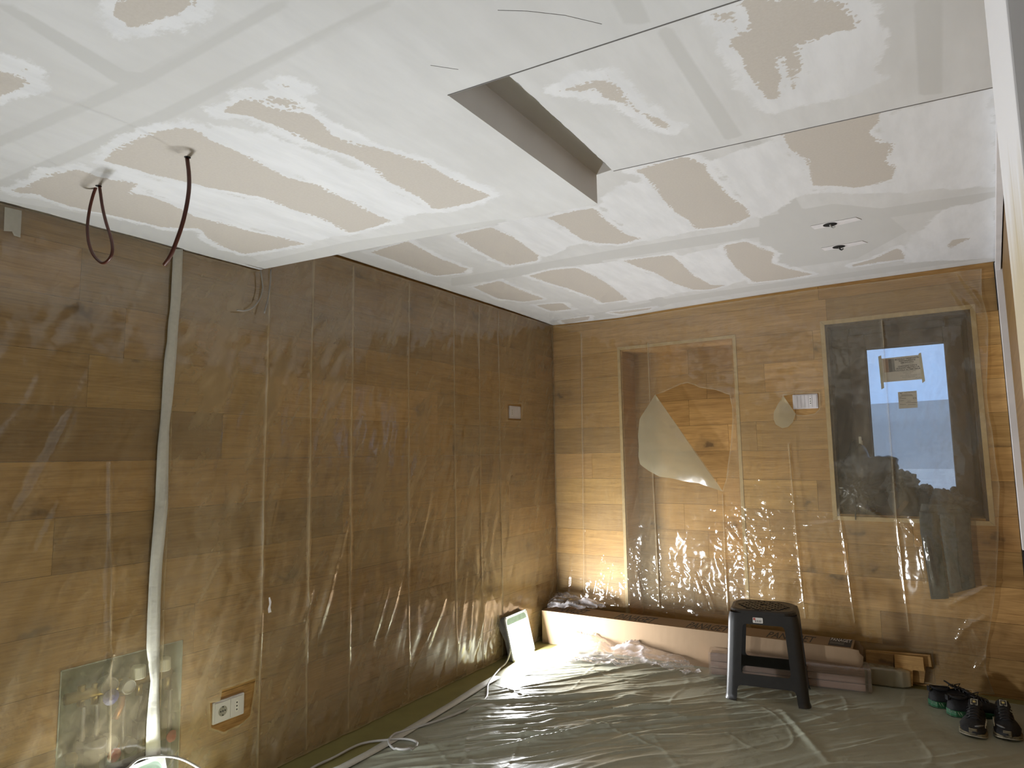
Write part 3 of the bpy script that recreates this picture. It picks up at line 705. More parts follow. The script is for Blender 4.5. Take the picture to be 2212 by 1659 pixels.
for k, (s, y, big) in enumerate((('MODULO TERMOVETRI', 774.5, 1), ('PARZIALMENTE', 778.5, 1), ('SMONTATO', 782.8, 1), ('lasciare il profilo,', 786.0, 0), ('CHIUDERE CON IL', 790, 1), ('SILICONE NEUTRO LA', 794, 1), ('VALVOLA ALTIMETRICA,', 798.2, 1),
                                ('e tenere il vetrocamera', 800.5, 0), ('per la fornitura', 803.8, 0), ('collaudo', 807, 0), ('resta a carico del cliente', 810.3, 0), ('fino al ritiro finale', 813.8, 0))):
    p = at(1959+k*0.35, y, 1, YP)
    text('lettering', s, 'ink' if big else 'ink_grey', no, 0.0125 if big else 0.0092, tuple(np.array((p[0], YP-0.0012, p[2]-0.004))-O), (PI/2, tilt, 0), align='CENTER', ext=0.0001, weight=0.0004 if big else 0.0)
pj = at(1985, 817, 1, YP); MB().tube(spline([(pj[0]-0.018-O[0], -0.0012, pj[2]-O[2]), (pj[0]-0.012-O[0], -0.0012, pj[2]+0.007-O[2]), (pj[0]-0.006-O[0], -0.0012, pj[2]-0.003-O[2]), (pj[0]+0.004-O[0], -0.0012, pj[2]+0.006-O[2]), (pj[0]+0.016-O[0], -0.0012, pj[2]+0.002-O[2])], 4), 0.0006, 4).build('signature', 'ink_grey', no)
st = empty('pane_sticker', tuple(at(1962, 865, 1, YP)), label='small square product sticker with thin text lines on window pane', cat='sticker')
O = np.array(st.location); no = st
npart('sheet', [(1939.5, 847), (1980, 844), (1982.5, 880.5), (1942, 883)], -0.0008, 0.0, 'paper')
npart('logo', [(1941, 846.7), (1947, 849), (1951.5, 845.8), (1946.5, 851)], -0.0010, -0.0008, 'ink_grey')
p = at(1966, 847.5, 1, YP); text('lettering', 'VETRARIA', 'ink_grey', st, 0.012, tuple(np.array((p[0], YP-0.001, p[2]-0.004))-O), (PI/2, -0.02, 0), align='CENTER', ext=0.0001, space=1.15)
p = at(1976.5, 860, 1, YP); text('lettering', 'CE', 'ink', st, 0.016, tuple(np.array((p[0], YP-0.001, p[2]-0.006))-O), (PI/2, -0.02, 0), align='CENTER', ext=0.0001)
for (x0, x1, yy) in ((1946, 1970, 852.5), (1947, 1972, 854.5), (1943, 1948, 857.5), (1943, 1957, 860.3), (1943.5, 1952, 865.3), (1960, 1967.5, 866.3), (1957, 1981, 869), (1944, 1957, 873), (1961, 1978, 873.4)):
    npart('text_line', [(x0, yy+0.4), (x1, yy-0.2), (x1, yy+0.7), (x0, yy+1.2)], -0.0010, -0.0008, 'ink_grey')

# ================================================================== FLOODLIGHTS
def flood(name, bl, br, top_shift, height, led, label):
    """bl, br: bottom corners on the floor; top_shift: where the top leans to"""
    bl, br = Vector(bl), Vector(br); xv = (br-bl).normalized(); c = (bl+br)/2; upv = (Vector(top_shift)+Vector((0, 0, height))).normalized()
    zv = (upv-xv*upv.dot(xv)).normalized(); yv = zv.cross(xv)
    r = empty(name, (0, 0, 0), label=label, cat='floodlight')
    mw = Matrix.Identity(4)
    for i in range(3): mw[i][0], mw[i][1], mw[i][2], mw[i][3] = xv[i], yv[i], zv[i], c[i]
    r.matrix_world = mw
    w, h = (br-bl).length/2, height
    MB().prism(rrect(-w, 0.0, w, h, 0.016), 0.004, 0.034, axis=1).build('housing', 'lamp_grey', r, bevel=0.002)
    b = MB(); A, Bq = rrect(-w, 0.0, w, h, 0.016, 5), rrect(-w+0.014, 0.014, w-0.014, h-0.014, 0.030, 5); n = len(A)
    V = [(x, -0.006, z) for x, z in A]+[(x, -0.003, z) for x, z in Bq]+[(x, 0.004, z) for x, z in A]+[(x, 0.004, z) for x, z in Bq]
    Fq = []
    for i in range(n):
        j = (i+1) % n; Fq += [(i, j, n+j, n+i), (i, 2*n+i, 2*n+j, j), (n+i, n+j, 3*n+j, 3*n+i)]
    b.add(V, Fq).build('front_frame', 'lamp_frame_white', r)
    for sx in (-1, 1):
        for sz in (0.008, h-0.008): MB().cyl((sx*(w-0.008), -0.0075, sz), (sx*(w-0.008), -0.004, sz), 0.0032, 10).build('screw', 'dark_grey_plastic', r)
    G = rrect(-w+0.0135, 0.0135, w-0.0135, h-0.0135, 0.030, 5); cutz = h*0.80
    def clip(P, lo):
        out = []
        for i in range(len(P)):
            a, bq = P[i], P[(i+1) % len(P)]; ia, ib = (a[1] > cutz) == lo, (bq[1] > cutz) == lo
            if ia: out.append(a)
            if ia != ib: t = (cutz-a[1])/(bq[1]-a[1]); out.append((a[0]+(bq[0]-a[0])*t, cutz))
        return out
    MB().add([(-w+0.0135, -0.0012, 0.0135), (w-0.0135, -0.0012, 0.0135), (w-0.0135, -0.0012, cutz), (-w+0.0135, -0.0012, cutz)], [(0, 1, 2, 3)]).build('led_panel', led, r)
    MB().prism(clip(G, True), -0.0015, 0.003, axis=1).build('glass_strip', 'lamp_glass', r)
    b = MB()                                               # folding stand, swung back against the wall
    b.box((-w-0.006, 0.062, h-0.015), (w-0.02, 0.066, h+0.028))
    s = b.build('stand', 'lamp_grey', r, bevel=0.0015)
    for x in (-w-0.006, w-0.024):
        MB().prism([(0.010, h*0.48), (0.028, h*0.48), (0.066, h-0.02), (0.066, h+0.028), (0.040, h+0.028)], x, x+0.004, axis=0).build('stand_arm', 'lamp_grey', s)
    for k in range(7): MB().box((-w+0.03+k*0.034, 0.034, 0.05), (-w+0.034+k*0.034, 0.046, h-0.05)).build('cooling_fin', 'lamp_grey', r)
    MB().cyl((-w+0.05, 0.03, 0.10), (-w+0.05, 0.055, 0.10), 0.011, 12).build('cable_gland', 'dark_grey_plastic', r)
    return r
l2 = flood('floodlight', (0.122, -0.822, 0.0), (0.112, -0.536, 0.0), (-0.068, -0.030, 0.0), 0.283, 'led_corner', 'glowing rectangular floodlight leaning on the wall in the far corner')
tr = at(343, 1634, 2, 0.256)
l1 = flood('floodlight', (tr[0]+0.108, tr[1]-0.270, 0.0), (tr[0]+0.108, tr[1]+0.014, 0.0), (-0.108, -0.014, 0.0), 0.283, 'led_near', 'glowing floodlight below the manifold cabinet, cut by the photo edge')
cab = [at(x, y, 2, 0.0045) for x, y in ((1055, 1480), (1050, 1510), (1020, 1530), (960, 1555), (880, 1580), (850, 1590), (840, 1608), (860, 1625), (890, 1622), (901, 1608), (880, 1600), (840, 1601), (780, 1610), (720, 1640), (680, 1659), (640, 1685))]
pts = [(0.075, -0.80, 0.11), (0.10, -0.83, 0.06), (0.115, -0.90, 0.012), (0.14, -1.02, 0.0045)]+[tuple(p) for p in cab]
sp = spline(pts, 7); sp = [(x, y, z+0.0065+(0.008 if 75 < i < 84 else 0.0)) for i, (x, y, z) in enumerate(sp)]
o = MB().tube(sp, 0.0056, 8).build('power_cable', 'cable_white', smooth=True); tag(o, 'thin white cable from corner floodlight looping along the sheet edge', 'cable')
P = [at(x, y, 0, v) for x, y, v in ((270, 1665, 0.19), (300, 1640, 0.13), (345, 1633, 0.11), (385, 1637, 0.12), (420, 1653, 0.14), (450, 1675, 0.16), (480, 1720, 0.20))]
o = MB().tube(spline([tuple(p) for p in P], 6), 0.0042, 8).build('power_cable', 'cable_white', smooth=True); tag(o, 'short white cable arching over the near floodlight', 'cable')

# ================================================================== PLASTIC FILM ON THE WALLS
def film_obj(name, outline, holes, res, creases, ridges, disp, wall, mat, seed, extra=None, **tagkw):
    L = []
    for c in creases:
        c = np.array(c, float); n = np.array([c[-1][1]-c[0][1], -(c[-1][0]-c[0][0])]); n /= np.linalg.norm(n)
        for o_ in (-0.006, -0.002, 0.002, 0.006): L.append([tuple(q+n*o_) for q in c])
    v2, fc = cdt_sheet(outline, holes, res, L, seed)
    d = disp(v2)
    for c in creases:
        dd = sdist(v2, [tuple(q) for q in c], False); d = d+(0.0055 if wall == 'left' else 0.0085)*np.exp(-(dd/0.0042)**2)
    for r in ridges: d = d+ridge(v2, *r)
    if wall == 'left': V = np.stack([d, v2[:, 0], v2[:, 1]], 1)
    else: V = np.stack([v2[:, 0], -d, v2[:, 1]], 1)
    me = mesh(name, V, fc); e = sdist(v2, outline)
    for h in holes: e = np.minimum(e, sdist(v2, h))
    lean = 0.30 if wall == 'left' else 0.12
    sk = np.stack([v2[:, 0]-lean*v2[:, 1], v2[:, 1]*0.14], 1); st = fbm(sk, 7.0, 3, seed*2.0); sc_ = fbm(np.stack([v2[:, 0]-lean*2*v2[:, 1], v2[:, 1]*0.2], 1), 30.0, 2, seed*5.0)
    veil = (0.50 if seed == 4 else 0.85)+(0.25 if seed == 4 else 0.32)*np.clip(st, -0.6, 1)+0.5*np.clip(np.abs(sc_)-0.25, 0, 1)+0.18*fbm(v2, 1.6, 2, seed*3.0)+(0.6 if wall == 'left' else 1.6)*np.exp(-(e/0.007)**2)  # last term paints a bright rim along free edges and holes
    for c in creases: veil = veil+(0.7 if wall == 'left' else 1.4)*np.exp(-(sdist(v2, [tuple(q) for q in c], False)/0.004)**2)  # crease lines whitened, their highlight put into the milkiness
    a_ = me.attributes.new('veil', 'FLOAT', 'POINT'); a_.data.foreach_set('value', np.clip(veil, 0.12, 3.5).astype(np.float32))
    o = link(name, me, mat, smooth=True); tag(o, **tagkw); return o
L0 = lambda pts, v=0.015: [tuple(at(x, y, 0, v)[1:]) for x, y in pts]
B0 = lambda pts, v=-0.02: [tuple(at(x, y, 1, v)[[0, 2]]) for x, y in pts]
c7 = lambda pts: [(x*0.36707, 1050+y*0.36707) for x, y in pts]
hole_sock = L0(c7([(1300, 1200), (1400, 1165), (1497, 1130), (1492, 1200), (1476, 1280), (1462, 1350), (1400, 1405), (1310, 1445), (1250, 1425), (1236, 1420), (1230, 1275), (1290, 1262)]))
hole_swL = L0([(1096, 874), (1125, 873), (1125, 909), (1097, 907)])
def disp_left(P):
    f = fbm(np.stack([P[:, 0]*2.2, P[:, 1]*0.55], 1), 2.2, 3, 4.0); g = fbm(P, 5.0, 3, 9.0)
    low = np.clip(1.3-P[:, 1], 0, 1)
    sk = np.stack([P[:, 0]-0.28*P[:, 1], P[:, 1]*0.30], 1)                                    # long slanting drape folds
    area = 0.25+0.5*np.clip(fbm(P, 1.3, 2, 33.0)+0.25, 0, 1)+1.5*np.exp(-((P[:, 0]+1.0)/0.45)**2-((P[:, 1]-0.28)/0.30)**2)
    return 0.016+0.0035*f+0.0012*g+low*0.007*np.abs(fbm(sk, 6.0, 2, 2.0))+0.0045*np.abs(fbm(sk, 9.0, 2, 6.0))+area*0.0034*crumple(P, 20, 41.0, 0.45)
def seg(a, b, w=0.012, h=0.010, pl=L0): return tuple(pl([a, b]))+(w, h)
cre = []
for x in (570, 668, 757, 882, 982, 1037, 1080):
    y_ = at(x, 1050, 0, 0.015)[1]; cre.append([(y_+0.002*math.sin(5*z+x), z) for z in np.linspace(0.03, 2.19 if y_ < -2.7 else 2.36, 9)])
rdl = [seg((750, 1130), (715, 1240), 0.016, 0.016), seg((718, 1230), (675, 1390), 0.022, 0.022), seg((672, 1270), (650, 1345), 0.012, 0.012), seg((838, 1265), (800, 1400), 0.014, 0.014), seg((868, 1240), (825, 1385), 0.014, 0.014),
       seg((562, 1300), (548, 1470), 0.010, 0.012), seg((930, 1060), (895, 1220), 0.012, 0.010), seg((1005, 1240), (985, 1400), 0.014, 0.014), seg((1020, 1260), (1010, 1400), 0.012, 0.014), seg((960, 1290), (920, 1400), 0.016, 0.016), seg((940, 1330), (890, 1440), 0.016, 0.016),
       seg((1045, 1290), (1030, 1400), 0.012, 0.012), seg((620, 960), (560, 1260), 0.010, 0.006), seg((520, 700), (430, 1150), 0.012, 0.006), seg((1190, 960), (1150, 1150), 0.012, 0.010)]
film_obj('plastic_film', [(-3.135, 0.004), (-0.012, 0.004), (-0.012, 2.385), (-2.725, 2.385), (-2.735, 2.206), (-3.135, 2.206)], [hole_sock, hole_swL], 0.0115, cre, rdl, disp_left, 'left', 'film_left', 3,
         label='clear plastic film covering the left wall from tape strip to corner', cat='plastic film')
rda = [seg((215, 760), (60, 1090), 0.014, 0.007), seg((150, 900), (0, 1180), 0.014, 0.007), seg((135, 1080), (80, 1190), 0.012, 0.008), seg((300, 640), (240, 900), 0.014, 0.006), seg((240, 1170), (230, 1390), 0.010, 0.007),
       seg((100, 1560), (140, 1640), 0.008, 0.008), seg((270, 1170), (265, 1400), 0.008, 0.006), seg((260, 1330), (210, 1520), 0.010, 0.010)]
crea = [[tuple(at(x, y, 0, 0.019)[1:]) for y in np.linspace(1000, 1640, 6)] for x in (236,)]
film_obj('plastic_film', [(-3.95, 0.004), (-3.115, 0.004), (-3.115, 2.206), (-3.95, 2.206)], [], 0.0135, crea, rda, lambda P: disp_left(P)+0.003, 'left', 'film_left', 4,
         label='clear plastic film on left wall, left of the tape, over the manifold', cat='plastic film')
# back wall film: torn open in front of the niche, cut out beside the switch, wavy free edge on the right
hole_n = B0([(1415, 852), (1430, 848), (1470, 830), (1485, 827), (1500, 832), (1510, 837), (1545, 842), (1575, 853), (1581, 880), (1582, 905), (1578, 960), (1572, 1000), (1568, 1035), (1560, 1060)])
hole_s = B0([(1692, 855), (1712, 851), (1768, 849), (1769, 884), (1760, 893), (1740, 897), (1722, 896), (1718, 893)])
edge_px = [(2121, 578), (2121, 620), (2121.5, 640), (2126.6, 656), (2132, 676), (2134.7, 687), (2135.5, 709), (2135, 746), (2132, 848), (2138, 900), (2144, 931), (2152, 998), (2159, 1045), (2160, 1052), (2159, 1076), (2157, 1167), (2152, 1257), (2146, 1310), (2139, 1360), (2131, 1403), (2130, 1448), (2140, 1480), (2150, 1503)]
edge = B0(edge_px, -0.04)
edge = [(x, max(z, 0.004)) for x, z in edge]
def disp_back(P):
    x, z = P[:, 0], P[:, 1]
    f = fbm(np.stack([x*2.0, z*0.8], 1), 2.4, 3, 14.0); g = fbm(P, 6.0, 3, 19.0)
    d = 0.016+0.004*f+0.0015*g
    low = np.clip(1.25-z, 0, 1)
    d += low*0.004*np.abs(fbm(np.stack([x*5, z*1.1], 1), 1.9, 2, 7.0))
    area = 0.30+0.55*np.clip(fbm(P, 1.6, 2, 53.0)+0.2, 0, 1)+1.0*np.exp(-((x-1.60)/0.28)**4-((z-0.75)/0.45)**4)+0.9*np.exp(-((x-0.5)/0.45)**4-((z-0.40)/0.25)**4)
    d += area*np.clip(1.9-z, 0.25, 1)*0.0042*crumple(P, 33, 61.0, 1.15)
    def bump(cx_, cz_, sx, sz, h): return h*np.exp(-((x-cx_)/sx)**4-((z-cz_)/sz)**4)
    d += bump(2.57, 0.83, 0.20, 0.42, 0.050)+bump(2.17, 1.05, 0.24, 0.22, 0.020)      # pushed out by the clothes behind it
    d += np.clip((x-2.70)/0.2, 0, 1)*0.012*np.sin(z*9+1.0)**2
    d -= 0.010*np.exp(-((x-1.0)/0.38)**6-((z-1.0)/0.95)**6)                                # slack into the niche
    return d
creb = [B0(p) for p in ([(1255, 720), (1258, 1000), (1262, 1280)], [(1399, 740), (1408, 1000), (1424, 1310)], [(1561, 1068), (1566, 1200), (1573, 1320)], [(1704, 960), (1720, 1150), (1740, 1335)], [(1813, 1100), (1830, 1220), (1847, 1345)], [(1905, 690), (1925, 960), (1937, 1120), (1950, 1240), (1964, 1362)])]
sb = lambda a, b_, w=0.010, h=0.010: seg(a, b_, w, h, B0)
rdb = [sb((1235, 1200), (1225, 1290)), sb((1300, 1200), (1280, 1290)), sb((1320, 1220), (1310, 1295)), sb((1375, 1230), (1385, 1290)), sb((1500, 1240), (1530, 1320)), sb((1520, 1260), (1545, 1318)), sb((1580, 1120), (1600, 1160)), sb((1560, 1130), (1620, 1200)),
       sb((2050, 1305), (2150, 1258), 0.012, 0.022), sb((1860, 1092), (1915, 1122), 0.010, 0.016), sb((1740, 1135), (1806, 1128), 0.012, 0.014), sb((1950, 1128), (1985, 1170), 0.012, 0.016), sb((2075, 1360), (2130, 1330), 0.012, 0.018), sb((2090, 1340), (2120, 1390), 0.012, 0.018),
       sb((2060, 570), (2120, 660), 0.014, 0.014), sb((2040, 600), (2110, 700), 0.012, 0.010), sb((2105, 1330), (2065, 1385), 0.010, 0.014), sb((2135, 1410), (2105, 1450), 0.012, 0.018), sb((2000, 1160), (2020, 1260), 0.010, 0.014), sb((1985, 1150), (2010, 1290), 0.009, 0.012)]
fb = film_obj('plastic_film', [(0.014, 0.02), (2.62, 0.02), (2.62, 0.006)]+edge[::-1]+[(2.0, 2.386), (1.3, 2.378), (0.6, 2.362), (0.014, 2.376)], [hole_n, hole_s], 0.0085, creb, rdb, disp_back, 'back', 'film_back', 5,
              label='clear plastic film hung over the back wall, niche and window, torn open', cat='plastic film')
def flap(pts, y, name, sag):
    P = B0(pts, -0.03); v2, fc = cdt_sheet(P, [], 0.03, [], 8)
    dd = np.array([sdist(v2, P, True)]).T[:, 0]; V = np.stack([v2[:, 0], np.full(len(v2), y)-sag*np.sin(np.clip(dd*12, 0, 1.5))+0.004*fbm(v2, 7, 2, 3.0), v2[:, 1]], 1)
    link(name, mesh(name, V, fc), 'film_flap', fb, smooth=True)
flap([(1415, 852), (1398, 880), (1382, 905), (1378, 940), (1380, 965), (1379, 985), (1383, 1003), (1400, 1016), (1425, 1030), (1450, 1033), (1480, 1040), (1510, 1044), (1535, 1053), (1560, 1061), (1500, 975), (1450, 902)], -0.032, 'torn_flap', 0.010)
flap([(1692, 855), (1681, 872), (1672, 890), (1671, 905), (1676, 917), (1690, 925), (1703, 922), (1713, 912), (1719, 894), (1706, 875)], -0.034, 'torn_flap', 0.008)

# masking tape strips on the left wall
TL = [(374, 538), (368, 663), (362.5, 700), (360.6, 741.6), (355, 768), (351, 835), (347, 902), (340, 966), (334.5, 1097), (332, 1123), (323, 1233), (317.5, 1344), (316.4, 1402), (325, 1472), (321, 1512), (317.5, 1549), (314, 1634), (313, 1662)]
TRr = [(395, 538), (392, 629), (385, 704), (380, 783), (374, 854), (365.5, 921), (364, 1003), (362.5, 1097), (360, 1123), (350.5, 1215), (347, 1289), (345, 1402), (345, 1435), (343, 1490), (345, 1545), (347, 1630), (347, 1660)]
def resamp(pts, ys): return [(np.interp(y, [p[1] for p in pts], [p[0] for p in pts]), y) for y in ys]
ys = np.concatenate([np.linspace(538, 1400, 40), np.linspace(1412, 1660, 26)]); V = []; Fc = []
for i, ((xa, ya), (xb, yb)) in enumerate(zip(resamp(TL, ys), resamp(TRr, ys))):
    for k in range(4):
        px = xa+(xb-xa)*k/3; off = 0.0265+0.0015*math.sin(i*0.7+k)*(1 if ya < 1400 else 2.2)+0.001*(k in (1, 2)); V.append(tuple(at(px, ya, 0, off)))
for i in range(len(ys)-1):
    for k in range(3): q = i*4+k; Fc.append((q, q+1, q+5, q+4))
o = link('masking_tape', mesh('masking_tape', V, Fc), 'tape_paper', smooth=True); s_ = o.modifiers.new('solid', 'SOLIDIFY'); s_.thickness = 0.0006
tag(o, 'long pale masking tape strip running down the left wall', 'tape')
V = [tuple(at(x, y, 0, 0.024+0.004*(i == 2))) for i, (x, y) in enumerate(((10, 447), (47, 455), (44, 513), (30, 509), (26, 500), (8, 499)))]
o = link('masking_tape', mesh('masking_tape', V, [tuple(range(6))]), 'tape_paper'); s_ = o.modifiers.new('solid', 'SOLIDIFY'); s_.thickness = 0.0006
tag(o, 'short torn piece of masking tape at top left under the ceiling', 'tape')
V = [tuple(at(x, y, 0, 0.034)) for x, y in ((580.5, 1291), (583, 1290), (586, 1300), (584, 1312), (586, 1322), (580, 1324), (579, 1315), (582, 1305))]
o = link('filler_splash', mesh('filler_splash', V, [tuple(range(8))]), 'paint_white'); s_ = o.modifiers.new('solid', 'SOLIDIFY'); s_.thickness = 0.001
tag(o, 'small white filler splash stuck on the left wall film', 'splash')

# ================================================================== FLOOR SHEET
SXL = lambda y: float(np.interp(y, [-4, -2.45, -0.95, 0], [0.30, 0.262, 0.205, 0.17]))
nx, ny = 380, 520; xs = np.linspace(0, 1, nx); ysv = np.linspace(-3.4, -0.075, ny); V = []
for y in ysv:
    x0 = SXL(y)
    for u in xs: V.append((x0+(2.885-0.062*(-y)-x0)*u, y))
P = np.array(V); Hh = 0.0012+0.0020*(fbm(P, 2.6, 3, 31.0)+0.5)
wv = np.stack([fbm(P, 1.3, 2, 71.0), fbm(P, 1.3, 2, 72.0)], 1)*0.05; Pw = P+wv
ca_, sa_ = math.cos(0.80), math.sin(0.80); U_ = Pw[:, 0]*ca_+Pw[:, 1]*sa_; W_v = -Pw[:, 0]*sa_+Pw[:, 1]*ca_
def folds(fu, fv, wdt, h, seed): return h*np.exp(-(perlin(U_*fu+seed, W_v*fv-seed*1.7)/wdt)**2)
msk = np.clip(1.15-np.clip(P[:, 0]-1.25, 0, 2)*0.75, 0.18, 1.0)*np.clip(0.75+0.8*fbm(P, 1.1, 2, 81.0), 0.15, 1.3)
Hh = Hh+msk*(folds(0.75, 5.5, 0.085, 0.013, 3.0)+folds(0.9, 9.0, 0.10, 0.008, 17.0)+folds(1.8, 19.0, 0.13, 0.0040, 29.0)+0.0022*np.abs(fbm(np.stack([U_*6, W_v*22], 1), 1.0, 2, 5.0)))
ca_, sa_ = math.cos(2.2), math.sin(2.2); U_ = Pw[:, 0]*ca_+Pw[:, 1]*sa_; W_v = -Pw[:, 0]*sa_+Pw[:, 1]*ca_
Hh = Hh+0.5*folds(1.1, 2.6, 0.025, 0.004, 41.0)+0.0025*np.abs(fbm(P, 14.0, 2, 55.0))*np.clip(fbm(P, 1.4, 2, 91.0)+0.1, 0, 1)
for (a, bq, w, h_) in (((1000, 1455), (1240, 1545), 0.006, 0.005), ((1240, 1545), (1480, 1640), 0.006, 0.004), ((1190, 1420), (1420, 1500), 0.006, 0.004), ((1690, 1535), (1790, 1650), 0.018, 0.008), ((960, 1640), (1380, 1560), 0.009, 0.012), ((1000, 1610), (1560, 1532), 0.009, 0.014), ((1240, 1490), (1570, 1440), 0.008, 0.010), ((1060, 1500), (1500, 1420), 0.008, 0.010)):
    Hh = Hh+ridge(P, at(a[0], a[1], 2, 0)[:2], at(bq[0], bq[1], 2, 0)[:2], w, h_)
fade = np.clip((P[:, 0]-np.array([SXL(y) for y in P[:, 1]]))/0.12, 0.05, 1)*np.clip((-0.06-P[:, 1])/0.2, 0.1, 1)
# lie flat under what stands on it
def flat(cx_, cy_, r): 
    global fade
    fade = np.minimum(fade, np.clip((np.hypot(P[:, 0]-cx_, P[:, 1]-cy_)-r)/0.10, 0.12, 1))
for c in ((0.12, -0.68, 0.16), (1.50, -0.75, 0.04), (1.84, -0.67, 0.04), (1.80, -0.39, 0.04), (1.47, -0.46, 0.04), (2.6, -0.55, 0.16), (2.72, -0.50, 0.16), (2.5, -0.38, 0.14), (2.58, -0.3, 0.14)): flat(*c)
boxy = np.clip((-0.36-P[:, 1])/0.10, 0.1, 1); fade = np.where(P[:, 0] < 2.3, np.minimum(fade, boxy), fade)
Hh = np.clip(Hh, 0.0008, 0.032)*fade+0.0012
Fc = [(j*nx+i, j*nx+i+1, (j+1)*nx+i+1, (j+1)*nx+i) for j in range(ny-1) for i in range(nx-1)]
V = np.concatenate([P, Hh[:, None]], 1)
fs = link('floor_sheet', mesh('floor_sheet', V, Fc), 'sheet_plastic', smooth=True); tag(fs, 'wrinkled greenish plastic dust sheet spread across the floor', 'dust sheet')
# tape along the sheet's left edge
tp = [at(x, y, 2, 0.005) for x, y in ((690, 1680), (740, 1659), (800, 1627), (860, 1592), (920, 1556), (980, 1520), (1040, 1482), (1075, 1462))]
V = []; Fc = []
for i, p in enumerate(tp):
    w = 0.030; t = tp[min(i+1, len(tp)-1)]-tp[max(i-1, 0)]; n = np.array([-t[1], t[0], 0]); n /= np.linalg.norm(n)
    for k in (-1, 0, 1): V.append(tuple(p+n*w*k*0.9+np.array([0, 0, 0.003+0.0015*math.sin(i*2.1+k)])))
for i in range(len(tp)-1):
    for k in range(2): q = i*3+k; Fc.append((q, q+1, q+4, q+3))
o = link('floor_tape', mesh('floor_tape', V, Fc), 'tape_paper', smooth=True); s_ = o.modifiers.new('solid', 'SOLIDIFY'); s_.thickness = 0.0006
tag(o, 'pale tape holding the floor sheet edge beside the left wall', 'tape')

# ================================================================== SOCKETS AND SWITCHES
def local_frame(px, wall, off):
    """origin at the plate's centre; returns function photo point -> local (u, v) on the wall"""
    ax = 0 if wall == 'left' else 1
    P = np.array([at(x, y, ax, off) for x, y in px]); c = P.mean(0); return c, P
def plate(name, px, wall, modules, holes, label, n_mod):
    c, P = local_frame(px, wall, 0.0)
    rot = (0, 0, PI/2) if wall == 'left' else (0, 0, 0)          # local x along wall, local -y into the room
    w = (np.linalg.norm(P[1]-P[0])+np.linalg.norm(P[2]-P[3]))/4; h = (np.linalg.norm(P[3]-P[0])+np.linalg.norm(P[2]-P[1]))/4
    r = empty(name, tuple(c), rot, label=label, cat='wall socket' if 'socket' in name else 'switch')
    MB().prism(rrect(-w, -h, w, h, 0.004, 3), -0.009, 0.0, axis=1).build('plate', 'switch_white', r, bevel=0.0015)
    mw = (2*w-0.014)/n_mod; kx = -w+0.007
    for (wd, kind) in modules:
        x0, x1 = kx+0.0008, kx+wd*mw-0.0008; kx += wd*mw
        md = MB().box((x0, -0.0115, -h+0.007), (x1, -0.009, h-0.007)).build('module', 'switch_white', r, bevel=0.0006)
        cxm = (x0+x1)/2
        if kind == 'holes':
            MB().prism(rrect(cxm-0.007, -0.024, cxm+0.007, 0.024, 0.006, 3), -0.0117, -0.0114, axis=1).build('socket_rim', 'label_white', md)
            for zz in (-0.014, 0.0, 0.014): MB().lathe([(0.0033, -0.0122), (0.0033, -0.0114)], 10, axis=1, c=(cxm, 0, zz)).build('hole', 'hole_black', md)
        if kind == 'round':
            MB().lathe([(0.020, -0.0122), (0.0195, -0.0118), (0.018, -0.0114)], 28, axis=1, c=(cxm, 0, 0)).build('socket_well', 'cable_grey', md)
            for (dx, dz) in ((-0.010, 0.0), (0.0, 0.0), (0.010, 0.0), (0, 0.016), (0, -0.016)): MB().lathe([(0.0028, -0.0130), (0.0028, -0.0121)], 10, axis=1, c=(cxm+dx, 0, dz)).build('hole', 'hole_black', md)
    return r
plate('socket_plate', [(455, 1518), (524, 1496), (525, 1538), (459, 1567)], 'left', [(2.2, 'round'), (1.8, 'holes')], None, 'white wall socket plate low on the left wall beside the manifold', 4)
plate('switch_plate', [(1098, 877), (1123, 878), (1123, 905), (1099, 904)], 'left', [(1, 'holes'), (1, ''), (1, '')], None, 'small pale switch plate on the left wall near the corner', 3)
plate('switch_plate', [(1712, 852), (1767, 851), (1768, 882), (1714, 884)], 'back', [(1, ''), (1, ''), (1, ''), (1, ''), (1, 'holes'), (1.2, '')], None, 'wide pale switch plate beside the window on the back wall', 6.2)

# ================================================================== HEATING MANIFOLD IN THE WALL
mf = empty('manifold_cabinet', (0, (MY0+MY1)/2, MZ0), label='recessed heating manifold with gauges and valves behind film, low left', cat='manifold')
MO = np.array(mf.location)
def mp(mb, name, mat, parent=None, **kw):
    o = mb.build(name, mat, parent or mf, **kw)
    if parent is None: o.matrix_parent_inverse = Matrix.Translation(mf.location).inverted()
    return o
DX = -0.115
mp(MB().box((DX-0.004, MY0, MZ0), (DX, MY1, MZ1)), 'back_panel', 'cabinet_green')
for a, bq in (((DX, MY0, MZ0), (0.002, MY0+0.003, MZ1)), ((DX, MY1-0.003, MZ0), (0.002, MY1, MZ1)), ((DX, MY0, MZ1-0.003), (0.002, MY1, MZ1)), ((DX, MY0, MZ0), (0.002, MY1, MZ0+0.003))): mp(MB().box(a, bq), 'side_panel', 'cabinet_green')
G = lambda x, y, v=-0.045: at(x, y, 0, v)
